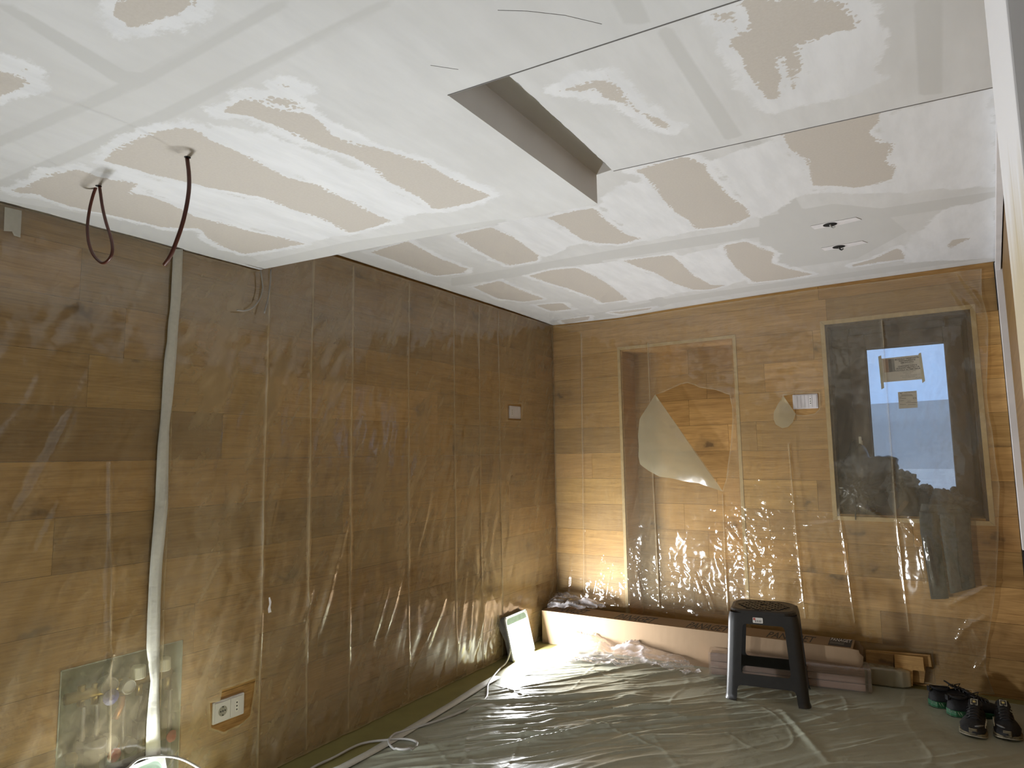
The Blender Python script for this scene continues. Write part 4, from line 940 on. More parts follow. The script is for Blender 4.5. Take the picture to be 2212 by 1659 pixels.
def gauge(x, y, r=0.030, side=False):
    c = G(x, y, -0.03)
    g = mp(MB().lathe([(r, -0.045), (r, -0.004), (r*0.90, 0.0), (r*0.86, -0.003)], 28, axis=0, c=tuple(c)), 'gauge', 'gauge_face', smooth=False)
    n = MB().box((c[0]-0.0025, c[1]-r*0.6, c[2]-0.002), (c[0]-0.001, c[1]+r*0.5, c[2]+0.002)).build('needle', 'ink', None); n.parent = g; n.matrix_parent_inverse = Matrix.Translation(mf.location).inverted()
    bz = MB().lathe([(r*1.04, -0.005), (r*1.04, 0.001), (r*0.93, 0.001), (r*0.93, -0.002)], 28, axis=0, c=tuple(c)).build('bezel', 'label_white', None); bz.parent = g; bz.matrix_parent_inverse = Matrix.Translation(mf.location).inverted()
gauge(239, 1482); gauge(241, 1608); gauge(280, 1484, 0.026); gauge(284, 1612, 0.026)
for (y0, y1) in ((1500, 1508), (1630, 1640)):                 # horizontal manifold bars
    a, bq = G(140, y0+12, -0.075), G(385, y1-62, -0.075); mp(MB().tube([tuple(a), tuple(bq)], 0.019, 14), 'manifold_bar', 'brass', smooth=True)
for x in (175, 205, 262, 300, 335, 362):
    a = G(x, 1500-(x-240)*0.19, -0.075); mp(MB().tube([tuple(a+np.array([0, 0, -0.02])), tuple(a+np.array([0.0, 0, 0.05]))], 0.013, 12), 'valve_body', 'brass', smooth=True)
    mp(MB().tube([tuple(a+np.array([0.02, 0, -0.02])), tuple(a+np.array([0.02, 0.003, -0.30]))], 0.009, 10), 'pipe', 'steel', smooth=True)
for (x, y) in ((299, 1453), (354, 1436)):
    c = G(x, y, -0.05); mp(MB().lathe([(0.0, -0.02), (0.024, -0.02), (0.026, -0.017), (0.025, 0.022), (0.022, 0.026), (0.0, 0.026)], 20, axis=2, c=tuple(c)), 'thermostat_cap', 'cap_cream', smooth=False)
c = G(203, 1632, -0.03); mp(MB().box((c[0]-0.05, c[1]-0.040, c[2]-0.055), (c[0]+0.012, c[1]+0.036, c[2]+0.055)).box((c[0]+0.012, c[1]+0.008, c[2]-0.05), (c[0]+0.018, c[1]+0.030, c[2]+0.005)), 'pump_head', 'dark_grey_plastic', bevel=0.005)
c = G(303, 1573, -0.03); mp(MB().box((c[0]-0.03, c[1]-0.017, c[2]-0.035), (c[0]+0.012, c[1]+0.017, c[2]+0.028)), 'actuator', 'dark_grey_plastic', bevel=0.004)
a, bq = G(301, 1560, -0.04), G(314, 1490, -0.04); mp(MB().prism([(a[1]-0.010, a[2]), (a[1]+0.016, a[2]), (bq[1]+0.008, bq[2]), (bq[1], bq[2])], -0.05, -0.03, axis=0), 'black_bracket', 'black_plastic')
c = G(240, 1506, -0.02); mp(MB().lathe([(0.0, -0.008), (0.026, -0.008), (0.028, 0.0), (0.010, 0.008), (0.0, 0.008)], 18, axis=0, c=tuple(c)), 'blue_handwheel', 'handle_blue')
c = G(372, 1590, -0.02); mp(MB().lathe([(0.0, -0.008), (0.020, -0.008), (0.022, 0.0), (0.008, 0.008), (0.0, 0.008)], 18, axis=0, c=tuple(c)), 'red_handwheel', 'handle_red')
c = G(247, 1632, -0.02); mp(MB().lathe([(0.0, -0.008), (0.022, -0.008), (0.024, 0.0), (0.008, 0.008), (0.0, 0.008)], 18, axis=0, c=tuple(c)), 'red_handwheel', 'handle_red')
c = G(262, 1522, -0.05); mp(MB().tube([tuple(c+np.array([0, 0, 0.03])), tuple(c), tuple(c+np.array([0.0, -0.02, -0.045]))], 0.012, 10), 'elbow', 'copper', smooth=True)

# ================================================================== WIRES HANGING FROM THE CEILING
def hang(name, px, plane_y, r, mat, label):
    P = [tuple(at(x, y, 1, plane_y)) for x, y in px]
    o = MB().tube(spline(P, 7), r, 10).build(name, mat, smooth=True); tag(o, label, 'wire'); return o
ay = at(213, 403, 2, ZSLAB)[1]
hang('hanging_wire', [(208, 402), (200, 425), (193, 455), (189, 490), (192, 525), (203, 552), (221, 568), (236, 560), (243, 541), (240, 515), (229, 480), (221, 445), (215, 402)], ay, 0.0046, 'cable_brown', 'brown wire hanging in a closed loop from the lowered ceiling')
ay = at(405, 341, 2, ZSLAB)[1]
hang('hanging_wire', [(404, 340), (408, 375), (408, 410), (402, 450), (392, 490), (377, 532), (366, 556), (355, 572)], ay, 0.0056, 'cable_brown', 'single brown wire end hanging straight from the lowered ceiling')
def hangl(px, v, label):
    o = MB().tube(spline([tuple(at(x, y, 0, v)) for x, y in px], 6), 0.0034, 8).build('hanging_wire', 'cable_grey', smooth=True); tag(o, label, 'wire')
hangl([(563, 583), (566, 605), (567, 625), (560, 648), (545, 665), (528, 671), (512, 670)], 0.045, 'grey wire curling left below the lowered ceiling corner')
hangl([(585, 582), (584, 610), (579, 645), (571, 676)], 0.05, 'thin grey wire hanging straight beside the lowered ceiling corner')
for (x, y, k) in ((213, 402, 0), (405, 340, 1)):              # plastered-over wire chase edges
    p = at(x, y, 2, ZSLAB-0.0005)
    MB().lathe([(0.009, 0.0), (0.009, 0.0006)], 12).build('wire_hole', 'hole_black', ce, loc=(p[0], p[1], ZSLAB-0.0008))

# ================================================================== CARDBOARD BOX, PACKS, OFFCUTS
BA = np.array([0.062, -0.345]); BB = np.array([2.07, -0.278]); bang = math.atan2(BB[1]-BA[1], BB[0]-BA[0]); BL = float(np.linalg.norm(BB-BA)); BD, BH = 0.200, 0.226
bx = empty('cardboard_box', (BA[0], BA[1], 0.002), (0, 0, bang), label='long brown cardboard box lying along the back wall', cat='box')
b = MB(); t = 0.005
n_ = 40; xs_ = np.linspace(0, BL, n_)
# front and top panels get slight dents
def dent(x, k): return 0.004*math.sin(x*3.1+k)+0.003*math.sin(x*7.3+k*2)
V = []; Fc = []
for i, x in enumerate(xs_):
    for (yy, zz, k) in ((0.0, 0.0, 0), (0.0+0.6*dent(x, 1), BH*0.5, 1), (0.0, BH, 2), (BD*0.5, BH, 3), (BD, BH, 4), (BD, 0.0, 5)): V.append((x, yy, zz))
for i in range(n_-1):
    for k in range(6): a = i*6+k; c = i*6+(k+1) % 6; Fc.append((a, a+6, c+6, c))
Fc.append(tuple(range(6)))
b.add(V, Fc); b.build('carton', 'cardboard', bx)
# crumpled open right-hand end
cdt_end = [(0.0, 0.0), (0.030, 0.0), (0.040, 0.06), (0.030, 0.12), (0.046, 0.15), (0.052, 0.19), (0.034, 0.205), (0.030, 0.222), (-0.02, 0.2262), (-0.10, 0.2262), (-0.10, 0.0)]
MB().prism([(BL+x, z) for x, z in cdt_end], -0.002, 0.003, axis=1).build('end_flap', 'cardboard', bx)
MB().prism([(BL+x*0.8, z) for x, z in cdt_end], BD-0.003, BD+0.002, axis=1).build('end_flap', 'cardboard', bx)
MB().prism([(0.01, BH*0.25), (0.05, BH*0.55), (0.09, BH*0.78), (BD-0.03, BH*0.7), (BD-0.01, BH*0.2)], BL+0.012, BL+0.016, axis=0).build('inner_flap', 'cardboard', bx)
MB().prism([(0.03, 0.06), (0.075, 0.145), (0.10, 0.12), (0.06, 0.05)], BL+0.0162, BL+0.0168, axis=0).build('printed_arrow', 'ink', bx)
inv = Matrix.Rotation(-bang, 4, 'Z')
def boxl(x, y, z=0.228):
    p = at(x, y, 2, z); q = inv@Vector((p[0]-BA[0], p[1]-BA[1], 0)); return q
for (x0, y0, x1, y1) in ((1186, 1324, 1259, 1328), (1322, 1337, 1411, 1345), (1478, 1356, 1573, 1362), (1653, 1376, 1762, 1385)):
    a, c = boxl(x0, y0), boxl(x1, y1); L_ = c.x-a.x
    text('lettering', 'PANAGET', 'ink', bx, 0.190, (a.x, 0.028, BH+0.0007), (0, 0, 0), shear=0.10, ext=0.0001, weight=0.0018, scale=(L_/0.878, 1, 1))
lb = boxl(1800, 1393); lc = boxl(1842, 1397)
MB().box((BL-0.130, 0.02, BH+0.0002), (BL-0.012, 0.185, BH+0.0012)).build('label_sticker', 'ink', bx)
text('lettering', 'PANAGET', 'label_white', bx, 0.095, (BL-0.126, 0.120, BH+0.0015), (0, 0, 0), ext=0.0002, scale=(0.255, 1, 1))
for k in range(2): MB().box((BL-0.124, 0.085-k*0.025, BH+0.0012), (BL-0.05, 0.094-k*0.025, BH+0.0016)).build('text_line', 'ink_grey', bx)
for (x0, x1, z0, z1) in ((1.55, 1.62, 0.06, 0.19), (1.86, 1.99, 0.10, 0.19), (1.10, 1.28, 0.14, 0.143), (0.30, 0.302, 0.05, 0.19)): MB().box((x0, -0.0025, z0), (x1, 0.0, z1)).build('packing_tape', 'tape_beige' if z1-z0 > 0.01 and x1-x0 > 0.01 else 'leather_brown', bx) if False else None
# plastic-wrapped plank pack in front of the box
pk = empty('plank_pack', (1.30, -0.43, 0.003), (0, 0, math.atan2(0.14, 0.84)), label='low plank pack in clear plastic in front of the cardboard box, behind stool', cat='pack')
for k in range(3):
    o = MB().box((0.0, 0.006, 0.004+k*0.040), (0.835, 0.10, 0.040+k*0.040)).build('wood_strip', 'oak', pk); o.color = (0.36, 0.25, 0.20, 1)
v2, fc = cdt_sheet([(-0.01, 0.0), (0.865, 0.0), (0.865, 0.255), (-0.01, 0.255)], [], 0.012, [], 2)
u, w_ = v2[:, 0], v2[:, 1]; cr_ = 0.004*crumple(v2, 9, 71.0, 1.0)
yy = np.where(w_ < 0.13, -0.006-cr_, np.clip(w_-0.13, 0, 1)-0.006); zz = np.where(w_ < 0.13, w_+0.001, 0.131+cr_)
link('wrapping', mesh('wrapping', np.stack([u, yy, zz], 1), fc), 'film_pack', pk, smooth=True)
MB().box((0.85, 0.0, 0.002), (0.868, 0.112, 0.128)).build('end_fold', 'film_pack', pk, bevel=0.004)
# second, thinner bundle
bd = empty('wrapped_bundle', (2.115, -0.150, 0.003), (0, 0, 0.10), label='small bundle wrapped in cloudy plastic at the right end of the box', cat='bundle')
o = MB().box((0.0, 0.012, 0.005), (0.185, 0.085, 0.088)).build('wood_strip', 'oak', bd, bevel=0.004); o.color = (0.22, 0.17, 0.13, 1)
R_ = []
for i, x in enumerate(np.linspace(-0.03, 0.225, 30)):
    e = 1.0 if x < 0.18 else max(0.35, 1-(x-0.18)*9); ring = []
    for (py, pz) in rrect(-0.047, -0.05, 0.047, 0.05, 0.012, 4):
        q = 1+0.05*mnoise.noise(Vector((x*40, py*60, pz*60))); ring.append((x, 0.048+py*e*q, 0.052+pz*(e*0.5+0.5)*q))
    R_.append(ring)
MB().rings(R_).build('wrapping', 'film_flap', bd, smooth=True)
# offcuts leaning on the wall behind it
def offc(px, y0, y1, col, label):
    pts = [at(x, y, 1, y0) for x, y in px]; c = np.mean(pts, 0); zmin = min(p[2] for p in pts)
    b = MB().prism([(p[0]-c[0], p[2]-c[2]) for p in pts], y0-c[1], y1-c[1], axis=1); o = b.build('wood_offcut', 'oak', loc=tuple(c), bevel=0.001); o.color = col; tag(o, label, 'wood offcut'); return o
offc([(1870, 1404), (2009, 1415), (2013, 1441), (2000, 1440), (1996, 1476), (1875, 1466)], -0.052, -0.040, oakcol(0.9), 'longest oak offcut leaning on the wall beyond the cardboard box')
offc([(1870, 1408), (1930, 1414), (1933, 1478), (1872, 1472)], -0.068, -0.056, oakcol(0.85), 'dark oak offcut half hidden behind the wrapped bundle')
offc([(1932, 1414), (1994, 1420), (1997, 1450), (1972, 1448), (1972, 1482), (1934, 1479)], -0.084, -0.072, oakcol(1.05), 'pale oak offcut in front, nearest the shoes')
# crumpled clear wraps
def wrap(name, P, zf, label, seed, ang):
    v2, fc = cdt_sheet([tuple(p) for p in P], [], 0.006, [], seed)
    w_ = np.stack([fbm(v2, 4, 2, seed+1.0), fbm(v2, 4, 2, seed+2.0)], 1)*0.03; q = v2+w_; c, s_ = math.cos(ang), math.sin(ang); U = q[:, 0]*c+q[:, 1]*s_; W = -q[:, 0]*s_+q[:, 1]*c
    l1 = np.exp(-(perlin(U*3+seed, W*14)/0.10)**2); l2 = np.exp(-(perlin(U*6-seed, W*34)/0.16)**2); cr = crumple(v2, 13, seed*3.1, 1.0)
    z = zf(v2)+0.016*l1+0.007*l2+0.016*cr
    me = mesh(name, np.stack([v2[:, 0], v2[:, 1], z], 1), fc); a_ = me.attributes.new('veil', 'FLOAT', 'POINT'); a_.data.foreach_set('value', (0.35+1.9*l1*l1+1.2*l2*l2+0.8*np.exp(-(sdist(v2, [tuple(p) for p in P])/0.008)**2)).astype(np.float32))  # fold lines and border whitened, streak highlights put into the veil
    o = link(name, me, 'film_wrap', smooth=True); tag(o, label, 'plastic wrap'); return o
Pw = [at(x, y, 2, 0.03)[:2] for x, y in ((1222, 1386), (1260, 1379), (1305, 1377), (1335, 1392), (1352, 1404), (1372, 1392), (1385, 1392), (1430, 1408), (1480, 1428), (1515, 1448), (1480, 1450), (1430, 1436), (1385, 1428), (1340, 1434), (1300, 1428), (1262, 1424), (1222, 1428), (1217, 1408))]
wrap('plastic_wrap', Pw, lambda v: 0.006+0.085*np.clip((v[:, 1]-np.interp(v[:, 0], [0.2, 1.2], [-0.52, -0.46]))/0.13, 0, 1)**1.3*np.interp(v[:, 0], [0.2, 0.55, 0.62, 0.75, 1.15], [1.0, 1.0, 0.35, 1.0, 0.3]), 'crumpled clear plastic wrap lying in front of the box by the lamp', 4, 0.35)
Pw = [at(x, y, 2, BH+0.01)[:2] for x, y in ((1182, 1314), (1188, 1296), (1225, 1293), (1260, 1305), (1310, 1316), (1280, 1318))]
wrap('plastic_wrap', Pw, lambda v: BH+0.010+0.045*np.clip(sdist(v, [tuple(p) for p in Pw])/0.06, 0, 1), 'clear plastic wrap heaped on the left end of the cardboard box', 9, 0.2)

# ================================================================== STOOL
FC = np.array([1.660, -0.560]); SW0, SW1, SHH = 0.212, 0.180, 0.480       # half width at the floor and at the seat
sa = math.atan2(0.055, 0.335)
stl = empty('plastic_stool', (FC[0], FC[1], 0.003), (0, 0, sa), label='black plastic stool with square open sides standing on the sheet', cat='stool')
SHZ = SHH-0.022
def shell(u, z):
    """u in [0,8): runs round the rounded square; per side u%2 in [0,2) from corner to corner"""
    k = int(u//2) % 4; f = (u % 2)-1.0                                       # f in [-1,1) along the side
    s = SW0+(SW1-SW0)*(z/SHZ)**0.85; d = s*0.86; rr = 0.035
    x = f*s; y = -d; 
    if k % 2: x = f*d; y = -s
    side = s if k % 2 == 0 else d
    lim = side-rr
    if abs(x) > lim:
        a = (abs(x)-lim)/rr*(PI/4); x = math.copysign(lim+rr*math.sin(a), x); y = y+rr*(1-math.cos(a))
    if z > SHZ-0.05: q = (z-(SHZ-0.05))/0.05; sc = 1-0.035*q*q; x *= sc; y *= sc
    if z < 0.012: y -= 0.004; x *= 1.01
    c, s_ = ((1, 0), (0, 1), (-1, 0), (0, -1))[k]
    return (x*c-y*s_, x*s_+y*c, z)
hol = []
for k in range(4):
    u0 = 2*k
    z0h, z1h = 0.142, 0.404; f0 = lambda z: 0.64+0.02*(1-z/SHZ)
    up_ = [(u0+1-0.59, z1h-0.02), (u0+1-0.56, z1h-0.006), (u0+1-0.51, z1h), (u0+1+0.51, z1h), (u0+1+0.56, z1h-0.006), (u0+1+0.59, z1h-0.02), (u0+1+0.635, z0h+0.02), (u0+1+0.61, z0h+0.005), (u0+1+0.56, z0h), (u0+1-0.56, z0h), (u0+1-0.61, z0h+0.005), (u0+1-0.635, z0h+0.02)]
    lo_ = [(u0+1-0.73, -0.01), (u0+1-0.72, 0.062), (u0+1-0.69, 0.076), (u0+1-0.63, 0.081), (u0+1+0.63, 0.081), (u0+1+0.69, 0.076), (u0+1+0.72, 0.062), (u0+1+0.73, -0.01)]
    hol += [up_, lo_]
# metric domain for even triangles: stretch u
su = 0.19
outl = [(0, 0), (8*su, 0), (8*su, SHZ), (0, SHZ)]
stl_lines = [[(k*2*su, 0.001), (k*2*su, SHZ-0.001)] for k in range(1, 4)]
for k in range(4):
    for t_ in (0.0, 0.34, 0.68):
        for sg in (-1, 1):
            ln = []
            for z in np.linspace(0.001, SHZ-0.001, 9):
                s_z = SW0+(SW1-SW0)*(z/SHZ)**0.85; side = s_z if k % 2 == 0 else s_z*0.86; fl_ = 1-0.035/side; ln.append(((2*k+1+sg*(fl_+(1-fl_)*t_))*su, z))
            stl_lines.append(ln)
v2, fc = cdt_sheet(outl, [[(u*su, z) for u, z in h] for h in hol], 0.013, stl_lines, 12)
V3 = [shell(min(u/su, 7.9999), z) for u, z in v2]
cent = v2[fc].mean(1); uu, zc = cent[:, 0]/su, cent[:, 1]; kk = ((uu+1) // 2).astype(int) % 4; ks = (uu//2).astype(int) % 4; fr_ = np.abs((uu % 2)-1)
kind = np.where(zc > 0.404, 0, np.where((fr_ < 0.64) & (zc < 0.146) & (zc > 0.076), 1, 2))
def sub(mask, name):
    f = fc[mask]; ids, invx = np.unique(f, return_inverse=True); me = mesh(name, [V3[i] for i in ids], invx.reshape(-1, 3))
    o = link(name, me, 'black_plastic', stl, smooth=True); m_ = o.modifiers.new('solid', 'SOLIDIFY'); m_.thickness = 0.005; m_.offset = 0; e_ = o.modifiers.new('split', 'EDGE_SPLIT'); e_.split_angle = 0.7; return o
sub(kind == 0, 'apron')
for k in range(4): sub((kind == 1) & (ks == k), 'stretcher'); sub((kind == 2) & (kk == k), 'leg')
s1, d1 = SW1*0.97, SW1*0.86*0.97
b = MB(); prof = [(s1, d1, SHZ-0.008), (s1, d1, SHZ), (s1-0.006, d1-0.006, SHZ+0.012), (s1-0.020, d1-0.020, SHH-0.004), (s1-0.032, d1-0.032, SHH-0.006)]
b.rings([[(x, y, z) for x, y in rrect(-sx, -sy, sx, sy, min(sx, sy)*0.55, 6)] for sx, sy, z in prof]); seat = b.build('seat', 'black_plastic', stl, smooth=False)
cells = []
for i in range(-4, 5):
    for j in range(-4, 5):
        x, y = (i+0.5*(j % 2))*0.031, j*0.027
        if (x/(s1-0.042))**2+(y/(d1-0.036))**2 < 1.0 and math.hypot(x, y) > 0.016: cells.append((x, y))
for x, y in cells: MB().box((x-0.0125, y-0.0105, SHH-0.007), (x+0.0125, y+0.0105, SHH-0.002)).build('tread_tile', 'black_plastic', seat)
fy = -(SW0+(SW1-SW0)*(0.425/SHZ)**0.85)*0.86-0.0035
sx_ = MB().prism(rrect(-0.052, 0.413, 0.000, 0.442, 0.003, 2), fy-0.0015, fy-0.0005, axis=1).build('sticker', 'label_white', stl)
MB().box((-0.050, fy-0.002, 0.428), (-0.038, fy-0.0014, 0.440)).build('red_mark', 'label_red', sx_)
for k in range(9): MB().box((-0.040+k*0.004, fy-0.002, 0.417), (-0.040+k*0.004+(0.0012 if k % 3 else 0.0024), fy-0.0014, 0.429)).build('bar', 'ink', sx_)

# ================================================================== SHOES
def shoe(name, heel, toe, label, style, mirror=1):
    """local x runs from heel (0) to toe (L), z up"""
    heel, toe = np.array(heel), np.array(toe); L_ = float(np.linalg.norm(toe-heel)); an = math.atan2(*(toe-heel)[::-1])
    r = empty(name, (heel[0], heel[1], 0.003), (0, 0, an), label=label, cat='shoe', group='pairs of shoes by the wall')
    S = L_/0.285
    st = [0.0, 0.02, 0.05, 0.10, 0.15, 0.20, 0.24, 0.265, 0.279, 0.285]
    hw = [0.014, 0.034, 0.040, 0.039, 0.046, 0.056, 0.054, 0.043, 0.026, 0.010]
    off = [0.0, 0.0, 0.0, 0.002, 0.004, 0.005, 0.002, -0.002, -0.004, -0.005]
    def ring(x, w, z0, z1, dy, n=14, top=1.0):
        out = []
        for k in range(n):
            a = 2*PI*k/n; yy = math.copysign(abs(math.cos(a))**0.7, math.cos(a))*w; t = math.sin(a); zz = (z0+z1)/2+(z1-z0)/2*math.copysign(abs(t)**0.8, t)
            out.append((x*S, (yy*(top if t > 0.3 else 1.0)+dy*mirror)*S, zz*S))
        return out
    # sole: outline extruded, heel thicker, toe sprung
    def sole(z0f, z1f, grow, nm, mat):
        top, bot = [], []
        for (x, w, o_) in zip(st, hw, off):
            top.append((x, w+grow, o_)); 
        R0 = [(x*S, (o_*mirror+w)*S) for x, w, o_ in top]+[(x*S, (o_*mirror-w)*S) for x, w, o_ in top[::-1]]
        xx = [t_[0] for t_ in top]+[t_[0] for t_ in top[::-1]]
        A = [(p[0], p[1], z0f(x)*S) for p, x in zip(R0, xx)]; B_ = [(p[0], p[1], z1f(x)*S) for p, x in zip(R0, xx)]
        return MB().rings([A, B_]).build(nm, mat, r, bevel=0.003)
    spring = lambda x: 0.010*max(0, (x-0.20)/0.085)**2+0.004*max(0, (0.03-x)/0.03)
    thick = 0.026 if style == 'tan' else 0.032
    sole(lambda x: spring(x), lambda x: spring(x)+0.006, 0.0035, 'outsole', 'sole_pale' if style == 'tan' else 'sole_green')
    sole(lambda x: spring(x)+0.006, lambda x: spring(x)+thick*(1.0-0.35*min(1, x/0.285)), 0.0025, 'midsole', 'sole_tan' if style == 'tan' else 'sole_green')
    up_z = [0.070, 0.092, 0.088, 0.084, 0.088, 0.070, 0.056, 0.047, 0.040, 0.034]
    tw = [0.6, 0.62, 0.60, 0.60, 0.55, 0.62, 0.72, 0.75, 0.7, 0.6]
    MB().rings([ring(x+0.002, w*0.98, 0.010+spring(x), z1, o_, top=t_) for x, w, z1, o_, t_ in zip(st, hw, up_z, off, tw)]).build('upper', 'shoe_black', r, smooth=True)
    # collar opening and padded rim
    rim = [((0.058+0.047*math.cos(a))*S, 0.026*math.sin(a)*S, (0.091+0.006*math.cos(a)**2-0.004*math.cos(a))*S) for a in np.linspace(0, 2*PI, 19)[:-1]]
    MB().tube(rim+[rim[0]], 0.0065*S, 8).build('collar', 'shoe_black', r, smooth=True)
    MB().rings([[(0.058*S+(p[0]-0.058*S)*q, p[1]*q, p[2]-dz*S) for p in rim] for q, dz in ((0.92, 0.002), (0.75, 0.006))]).build('insole', 'cloth_black', r)
    # tongue standing up, laces across it
    tg = MB().rings([[(x*S, yy*w*S, (z+0.003*(1-yy*yy))*S) for yy in (-1, -0.5, 0, 0.5, 1)]+[(x*S, yy*w*S, (z-0.006)*S) for yy in (1, 0.5, 0, -0.5, -1)] for x, w, z in ((0.205, 0.020, 0.072), (0.165, 0.022, 0.090), (0.125, 0.024, 0.105), (0.105, 0.025, 0.120), (0.095, 0.022, 0.126))]).build('tongue', 'shoe_black', r, smooth=True)
    for k, x in enumerate((0.125, 0.145, 0.165, 0.185, 0.203)):
        z = float(np.interp(x, [0.105, 0.125, 0.165, 0.205], [0.118, 0.108, 0.094, 0.077])); w = 0.032
        MB().tube([(x*S, -w*S, (z-0.016)*S), ((x+0.004)*S, -0.014*S, (z-0.001)*S), (x*S, 0.0, (z+0.003)*S), ((x-0.004)*S, 0.014*S, (z-0.001)*S), (x*S, w*S, (z-0.016)*S)], 0.0028*S, 6).build('lace', 'shoe_patent', r, smooth=True)
    if style == 'tan':
        bc, bn = Vector((0.112*S, 0, 0.1195*S)), math.atan2(0.015, 0.020)
        bd_ = MB().box((-0.015, -0.014, 0), (0.015, 0.014, 0.002)).build('tongue_badge', 'badge_cream', r, loc=tuple(bc), rot=(0, bn, 0))
        MB().box((-0.0125, -0.0122, 0.002), (0.0135, 0.0122, 0.0025)).build('badge_field', 'ink', bd_)
        sp_ = []
        for k in range(10):
            a = PI*k/5; q = 0.0095 if k % 2 == 0 else 0.0040; sp_.append((-q*math.cos(a)-0.001, q*math.sin(a)))
        MB().prism(sp_, 0.0025, 0.0031).build('star', 'badge_gold', bd_)
        # ribbed toe bumper
        for k in range(4):
            z = (0.020+0.0062*k); q = 0.0165*S
            pts = [((0.2845-0.0015*k)*S-abs(yy)*abs(yy)*7.0, yy, (z+0.004)*S) for yy in np.linspace(-q, q, 7)]
            MB().tube(pts, 0.0036*S, 6).build('toe_rib', 'sole_tan', r, smooth=True)
        for sgn in (1,):
            pts = [(x*S, (0.005*mirror-mirror*w)*S, z*S) for x, w, z in ((0.262, 0.012, 0.052), (0.255, 0.026, 0.053), (0.240, 0.037, 0.052), (0.222, 0.044, 0.050))]
            MB().tube(pts, [0.0025*S, 0.0045*S, 0.0045*S, 0.002*S], 6).build('reflective_stripe', 'reflective_grey', r, smooth=True)
        for k in range(4): 
            x = 0.12+0.028*k; MB().tube([(x*S, -mirror*0.045*S, 0.040*S), ((x+0.012)*S, -mirror*0.046*S, 0.052*S), ((x+0.022)*S, -mirror*0.047*S, 0.040*S)], 0.002*S, 5).build('side_mark', 'badge_cream', r)
    else:
        for k in range(9):
            x = 0.004+k*0.012; w = float(np.interp(x, st, hw))+0.003
            for sg in (-1, 1): MB().tube([((x+0.010)*S, sg*w*S, 0.008*S), (x*S, sg*w*S, 0.028*S)], 0.0014*S, 5).build('sole_groove', 'sole_pale' if k < 4 else 'sole_black', r)
        MB().box((-0.004*S, -0.012*S, 0.078*S), (0.004*S, 0.012*S, 0.104*S)).build('heel_tab', 'shoe_black', r, bevel=0.002)
        MB().tube([(0.13*S, -0.01*S, 0.112*S), (0.15*S, -0.03*S, 0.125*S), (0.12*S, -0.05*S, 0.105*S), (0.10*S, -0.03*S, 0.112*S), (0.13*S, 0.0, 0.114*S)], 0.0025*S, 6).build('lace_bow', 'shoe_patent', r, smooth=True)
    return r
shoe('shoe', (2.628, -0.425), (2.600, -0.700), 'black sneaker with gold star badge, left of the pair facing the camera', 'tan', -1)
shoe('shoe', (2.735, -0.375), (2.733, -0.655), 'black sneaker with gold star badge, right of the pair facing the camera', 'tan', 1)
shoe('shoe', (2.425, -0.335), (2.665, -0.195), 'black sneaker with green sole, heel showing, nearest the wood offcuts', 'green', 1)
shoe('shoe', (2.505, -0.430), (2.735, -0.285), 'black sneaker with green sole squeezed between its twin and the star sneakers', 'green', -1)

# ================================================================== CLOTHES ON THE WINDOW SILL
def lump(name, parts, mat, label, cat, seed, amp=0.10, group=None, floor=WZ0+0.0125, ymin=-0.012, ymax=YD-0.014, extra=None):
    bm = bmesh.new(); bmesh.ops.create_icosphere(bm, subdivisions=5, radius=1.0); 
    V = np.array([v.co[:] for v in bm.verts]); c = np.array(parts[0][0]); bm2 = bm
    # radial union of ellipsoids seen from the first centre
    D = V/np.linalg.norm(V, axis=1)[:, None]; Rm = np.zeros(len(V))
    for cc, rad in parts:
        o_ = (np.array(cc)-c)/np.array(rad); dd = D/np.array(rad); a = (dd*dd).sum(1); bq = (dd*o_).sum(1); cq = (o_*o_).sum()-1; disc = bq*bq-a*cq
        t = np.where(disc > 0, (bq+np.sqrt(np.maximum(disc, 0)))/a, 0); Rm = np.maximum(Rm, t)
    nz = np.array([abs(mnoise.noise(Vector(d*2.6+np.array([seed, 0, 0]))))+0.5*abs(mnoise.noise(Vector(d*5.5+np.array([seed, 3, 0])))) for d in D]); Rm *= 1.0-amp*1.6+amp*3.2*nz
    Q = c+D*Rm[:, None]; Q[:, 2] = np.maximum(Q[:, 2], floor); Q[:, 1] = np.clip(Q[:, 1], ymin, ymax)
    base = np.array([c[0], c[1], floor])
    for v, q in zip(bm.verts, Q): v.co = Vector(q-base)
    me = bpy.data.meshes.new(name); bm.to_mesh(me); bm.free(); o = link(name, me, mat, loc=tuple(base), smooth=True); tag(o, label, cat, group); return o
Bc = lambda x, y, v: tuple(at(x, y, 1, v))
o = lump('backpack', [(Bc(1855, 1060, 0.055), (0.155, 0.065, 0.13)), (Bc(1850, 1010, 0.07), (0.13, 0.06, 0.10)), (Bc(1905, 1025, 0.07), (0.09, 0.06, 0.11))], 'nylon_black', 'black nylon bag heaped on the left of the window sill', 'bag', 2.0, 0.16)
MB().tube([(-0.02, -0.062, 0.10), (-0.018, -0.07, 0.05), (-0.022, -0.068, -0.03)], 0.004, 6).build('zip_cord', 'cloth_black', o)
o = lump('dark_cap', [(Bc(1945, 1045, 0.05), (0.10, 0.06, 0.085)), (Bc(1955, 1085, 0.03), (0.09, 0.045, 0.10))], 'cloth_black', 'rounded black cloth bundle in the middle of the window sill', 'bundle', 5.0, 0.10)
MB().prism([(-0.050, 0.005), (-0.018, 0.0), (0.040, 0.085), (0.018, 0.095)], -0.064, -0.060, axis=1).build('leather_strap', 'leather_brown', o)
lump('grey_scarf', [(Bc(2000, 1058, 0.10), (0.045, 0.03, 0.035)), (Bc(1995, 1085, 0.09), (0.05, 0.03, 0.05))], 'cloth_slate', 'small grey-blue cloth tucked behind the bundles on the sill', 'cloth', 8.0, 0.12)
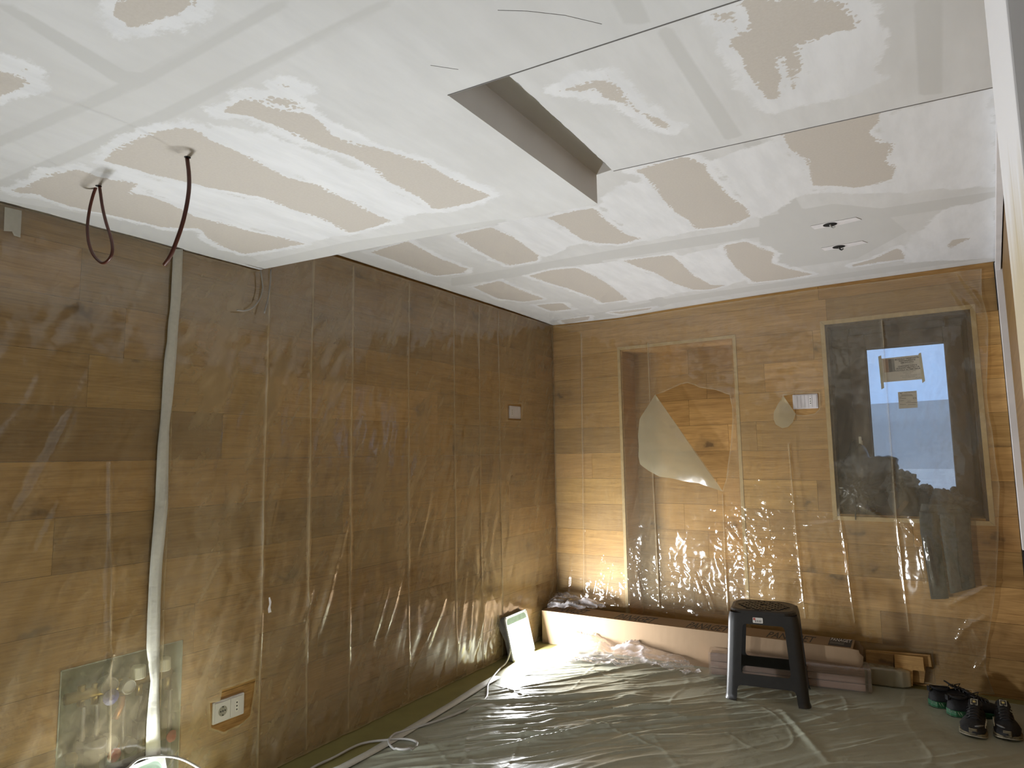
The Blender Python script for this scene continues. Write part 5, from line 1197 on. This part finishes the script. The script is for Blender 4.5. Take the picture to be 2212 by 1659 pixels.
lump('jacket', [(Bc(2055, 1090, 0.06), (0.12, 0.055, 0.075)), (Bc(2035, 1075, 0.07), (0.06, 0.05, 0.06))], 'cloth_slate', 'crumpled dark grey jacket at the right of the window sill', 'jacket', 11.0, 0.14)
bc_ = at(2062, 1070, 1, 0.10); bt = MB().lathe([(0.0, 0.0), (0.024, 0.0), (0.026, 0.01), (0.026, 0.13), (0.020, 0.16), (0.010, 0.172), (0.0, 0.174)], 18).build('bottle', 'dark_grey_plastic', loc=(bc_[0], 0.105, WZ0+0.0125), smooth=True); tag(bt, 'dark upright flask at the right end of the window sill', 'bottle')
# trousers hanging from the sill: two flattened legs and the waist over the edge
tz = empty('trousers', tuple(at(2040, 1108, 1, -0.03)), label='dark grey trousers hanging down from the right of the window sill', cat='trousers')
TO = np.array(tz.location)
def leg(L_px, R_px, y0, th, nm, seed):
    R_ = []
    for i in range(22):
        t_ = i/21; n = len(L_px)-1; ya = np.interp(t_, np.linspace(0, 1, n+1), [p[1] for p in L_px]); xa = np.interp(t_, np.linspace(0, 1, n+1), [p[0] for p in L_px]); xb = np.interp(t_, np.linspace(0, 1, n+1), [p[0] for p in R_px]); yb = np.interp(t_, np.linspace(0, 1, n+1), [p[1] for p in R_px])
        A, B_ = at(xa, ya, 1, y0), at(xb, yb, 1, y0); ring = []
        for k in range(16):
            a = 2*PI*k/16; u = (math.cos(a)+1)/2; q = A+(B_-A)*u; e = math.copysign(abs(math.sin(a))**0.6, math.sin(a))*th*(1.0+0.35*mnoise.noise(Vector((u*3+seed, t_*7, seed))))
            ring.append((q[0]-TO[0], min(q[1]+e, -0.0035)-TO[1], q[2]-TO[2]))
        R_.append(ring)
    return MB().rings(R_).build(nm, 'denim_dark', tz, smooth=True)
leg([(1985, 1105), (1988, 1150), (2000, 1220), (2011, 1294)], [(2030, 1105), (2030, 1150), (2038, 1220), (2050, 1292)], -0.024, 0.017, 'trouser_leg', 1.0)
leg([(2028, 1108), (2034, 1160), (2044, 1220), (2053, 1282)], [(2096, 1108), (2098, 1160), (2103, 1220), (2108, 1268)], -0.030, 0.021, 'trouser_leg', 4.0)
leg([(1990, 1088), (1988, 1100), (1986, 1112)], [(2070, 1090), (2085, 1100), (2094, 1114)], -0.022, 0.016, 'waist', 7.0)
MB().tube([tuple(at(x, y, 1, -0.054)-TO) for x, y in ((2062, 1112), (2066, 1160), (2070, 1220), (2078, 1272))], 0.0018, 5).build('seam', 'cloth_black', tz)
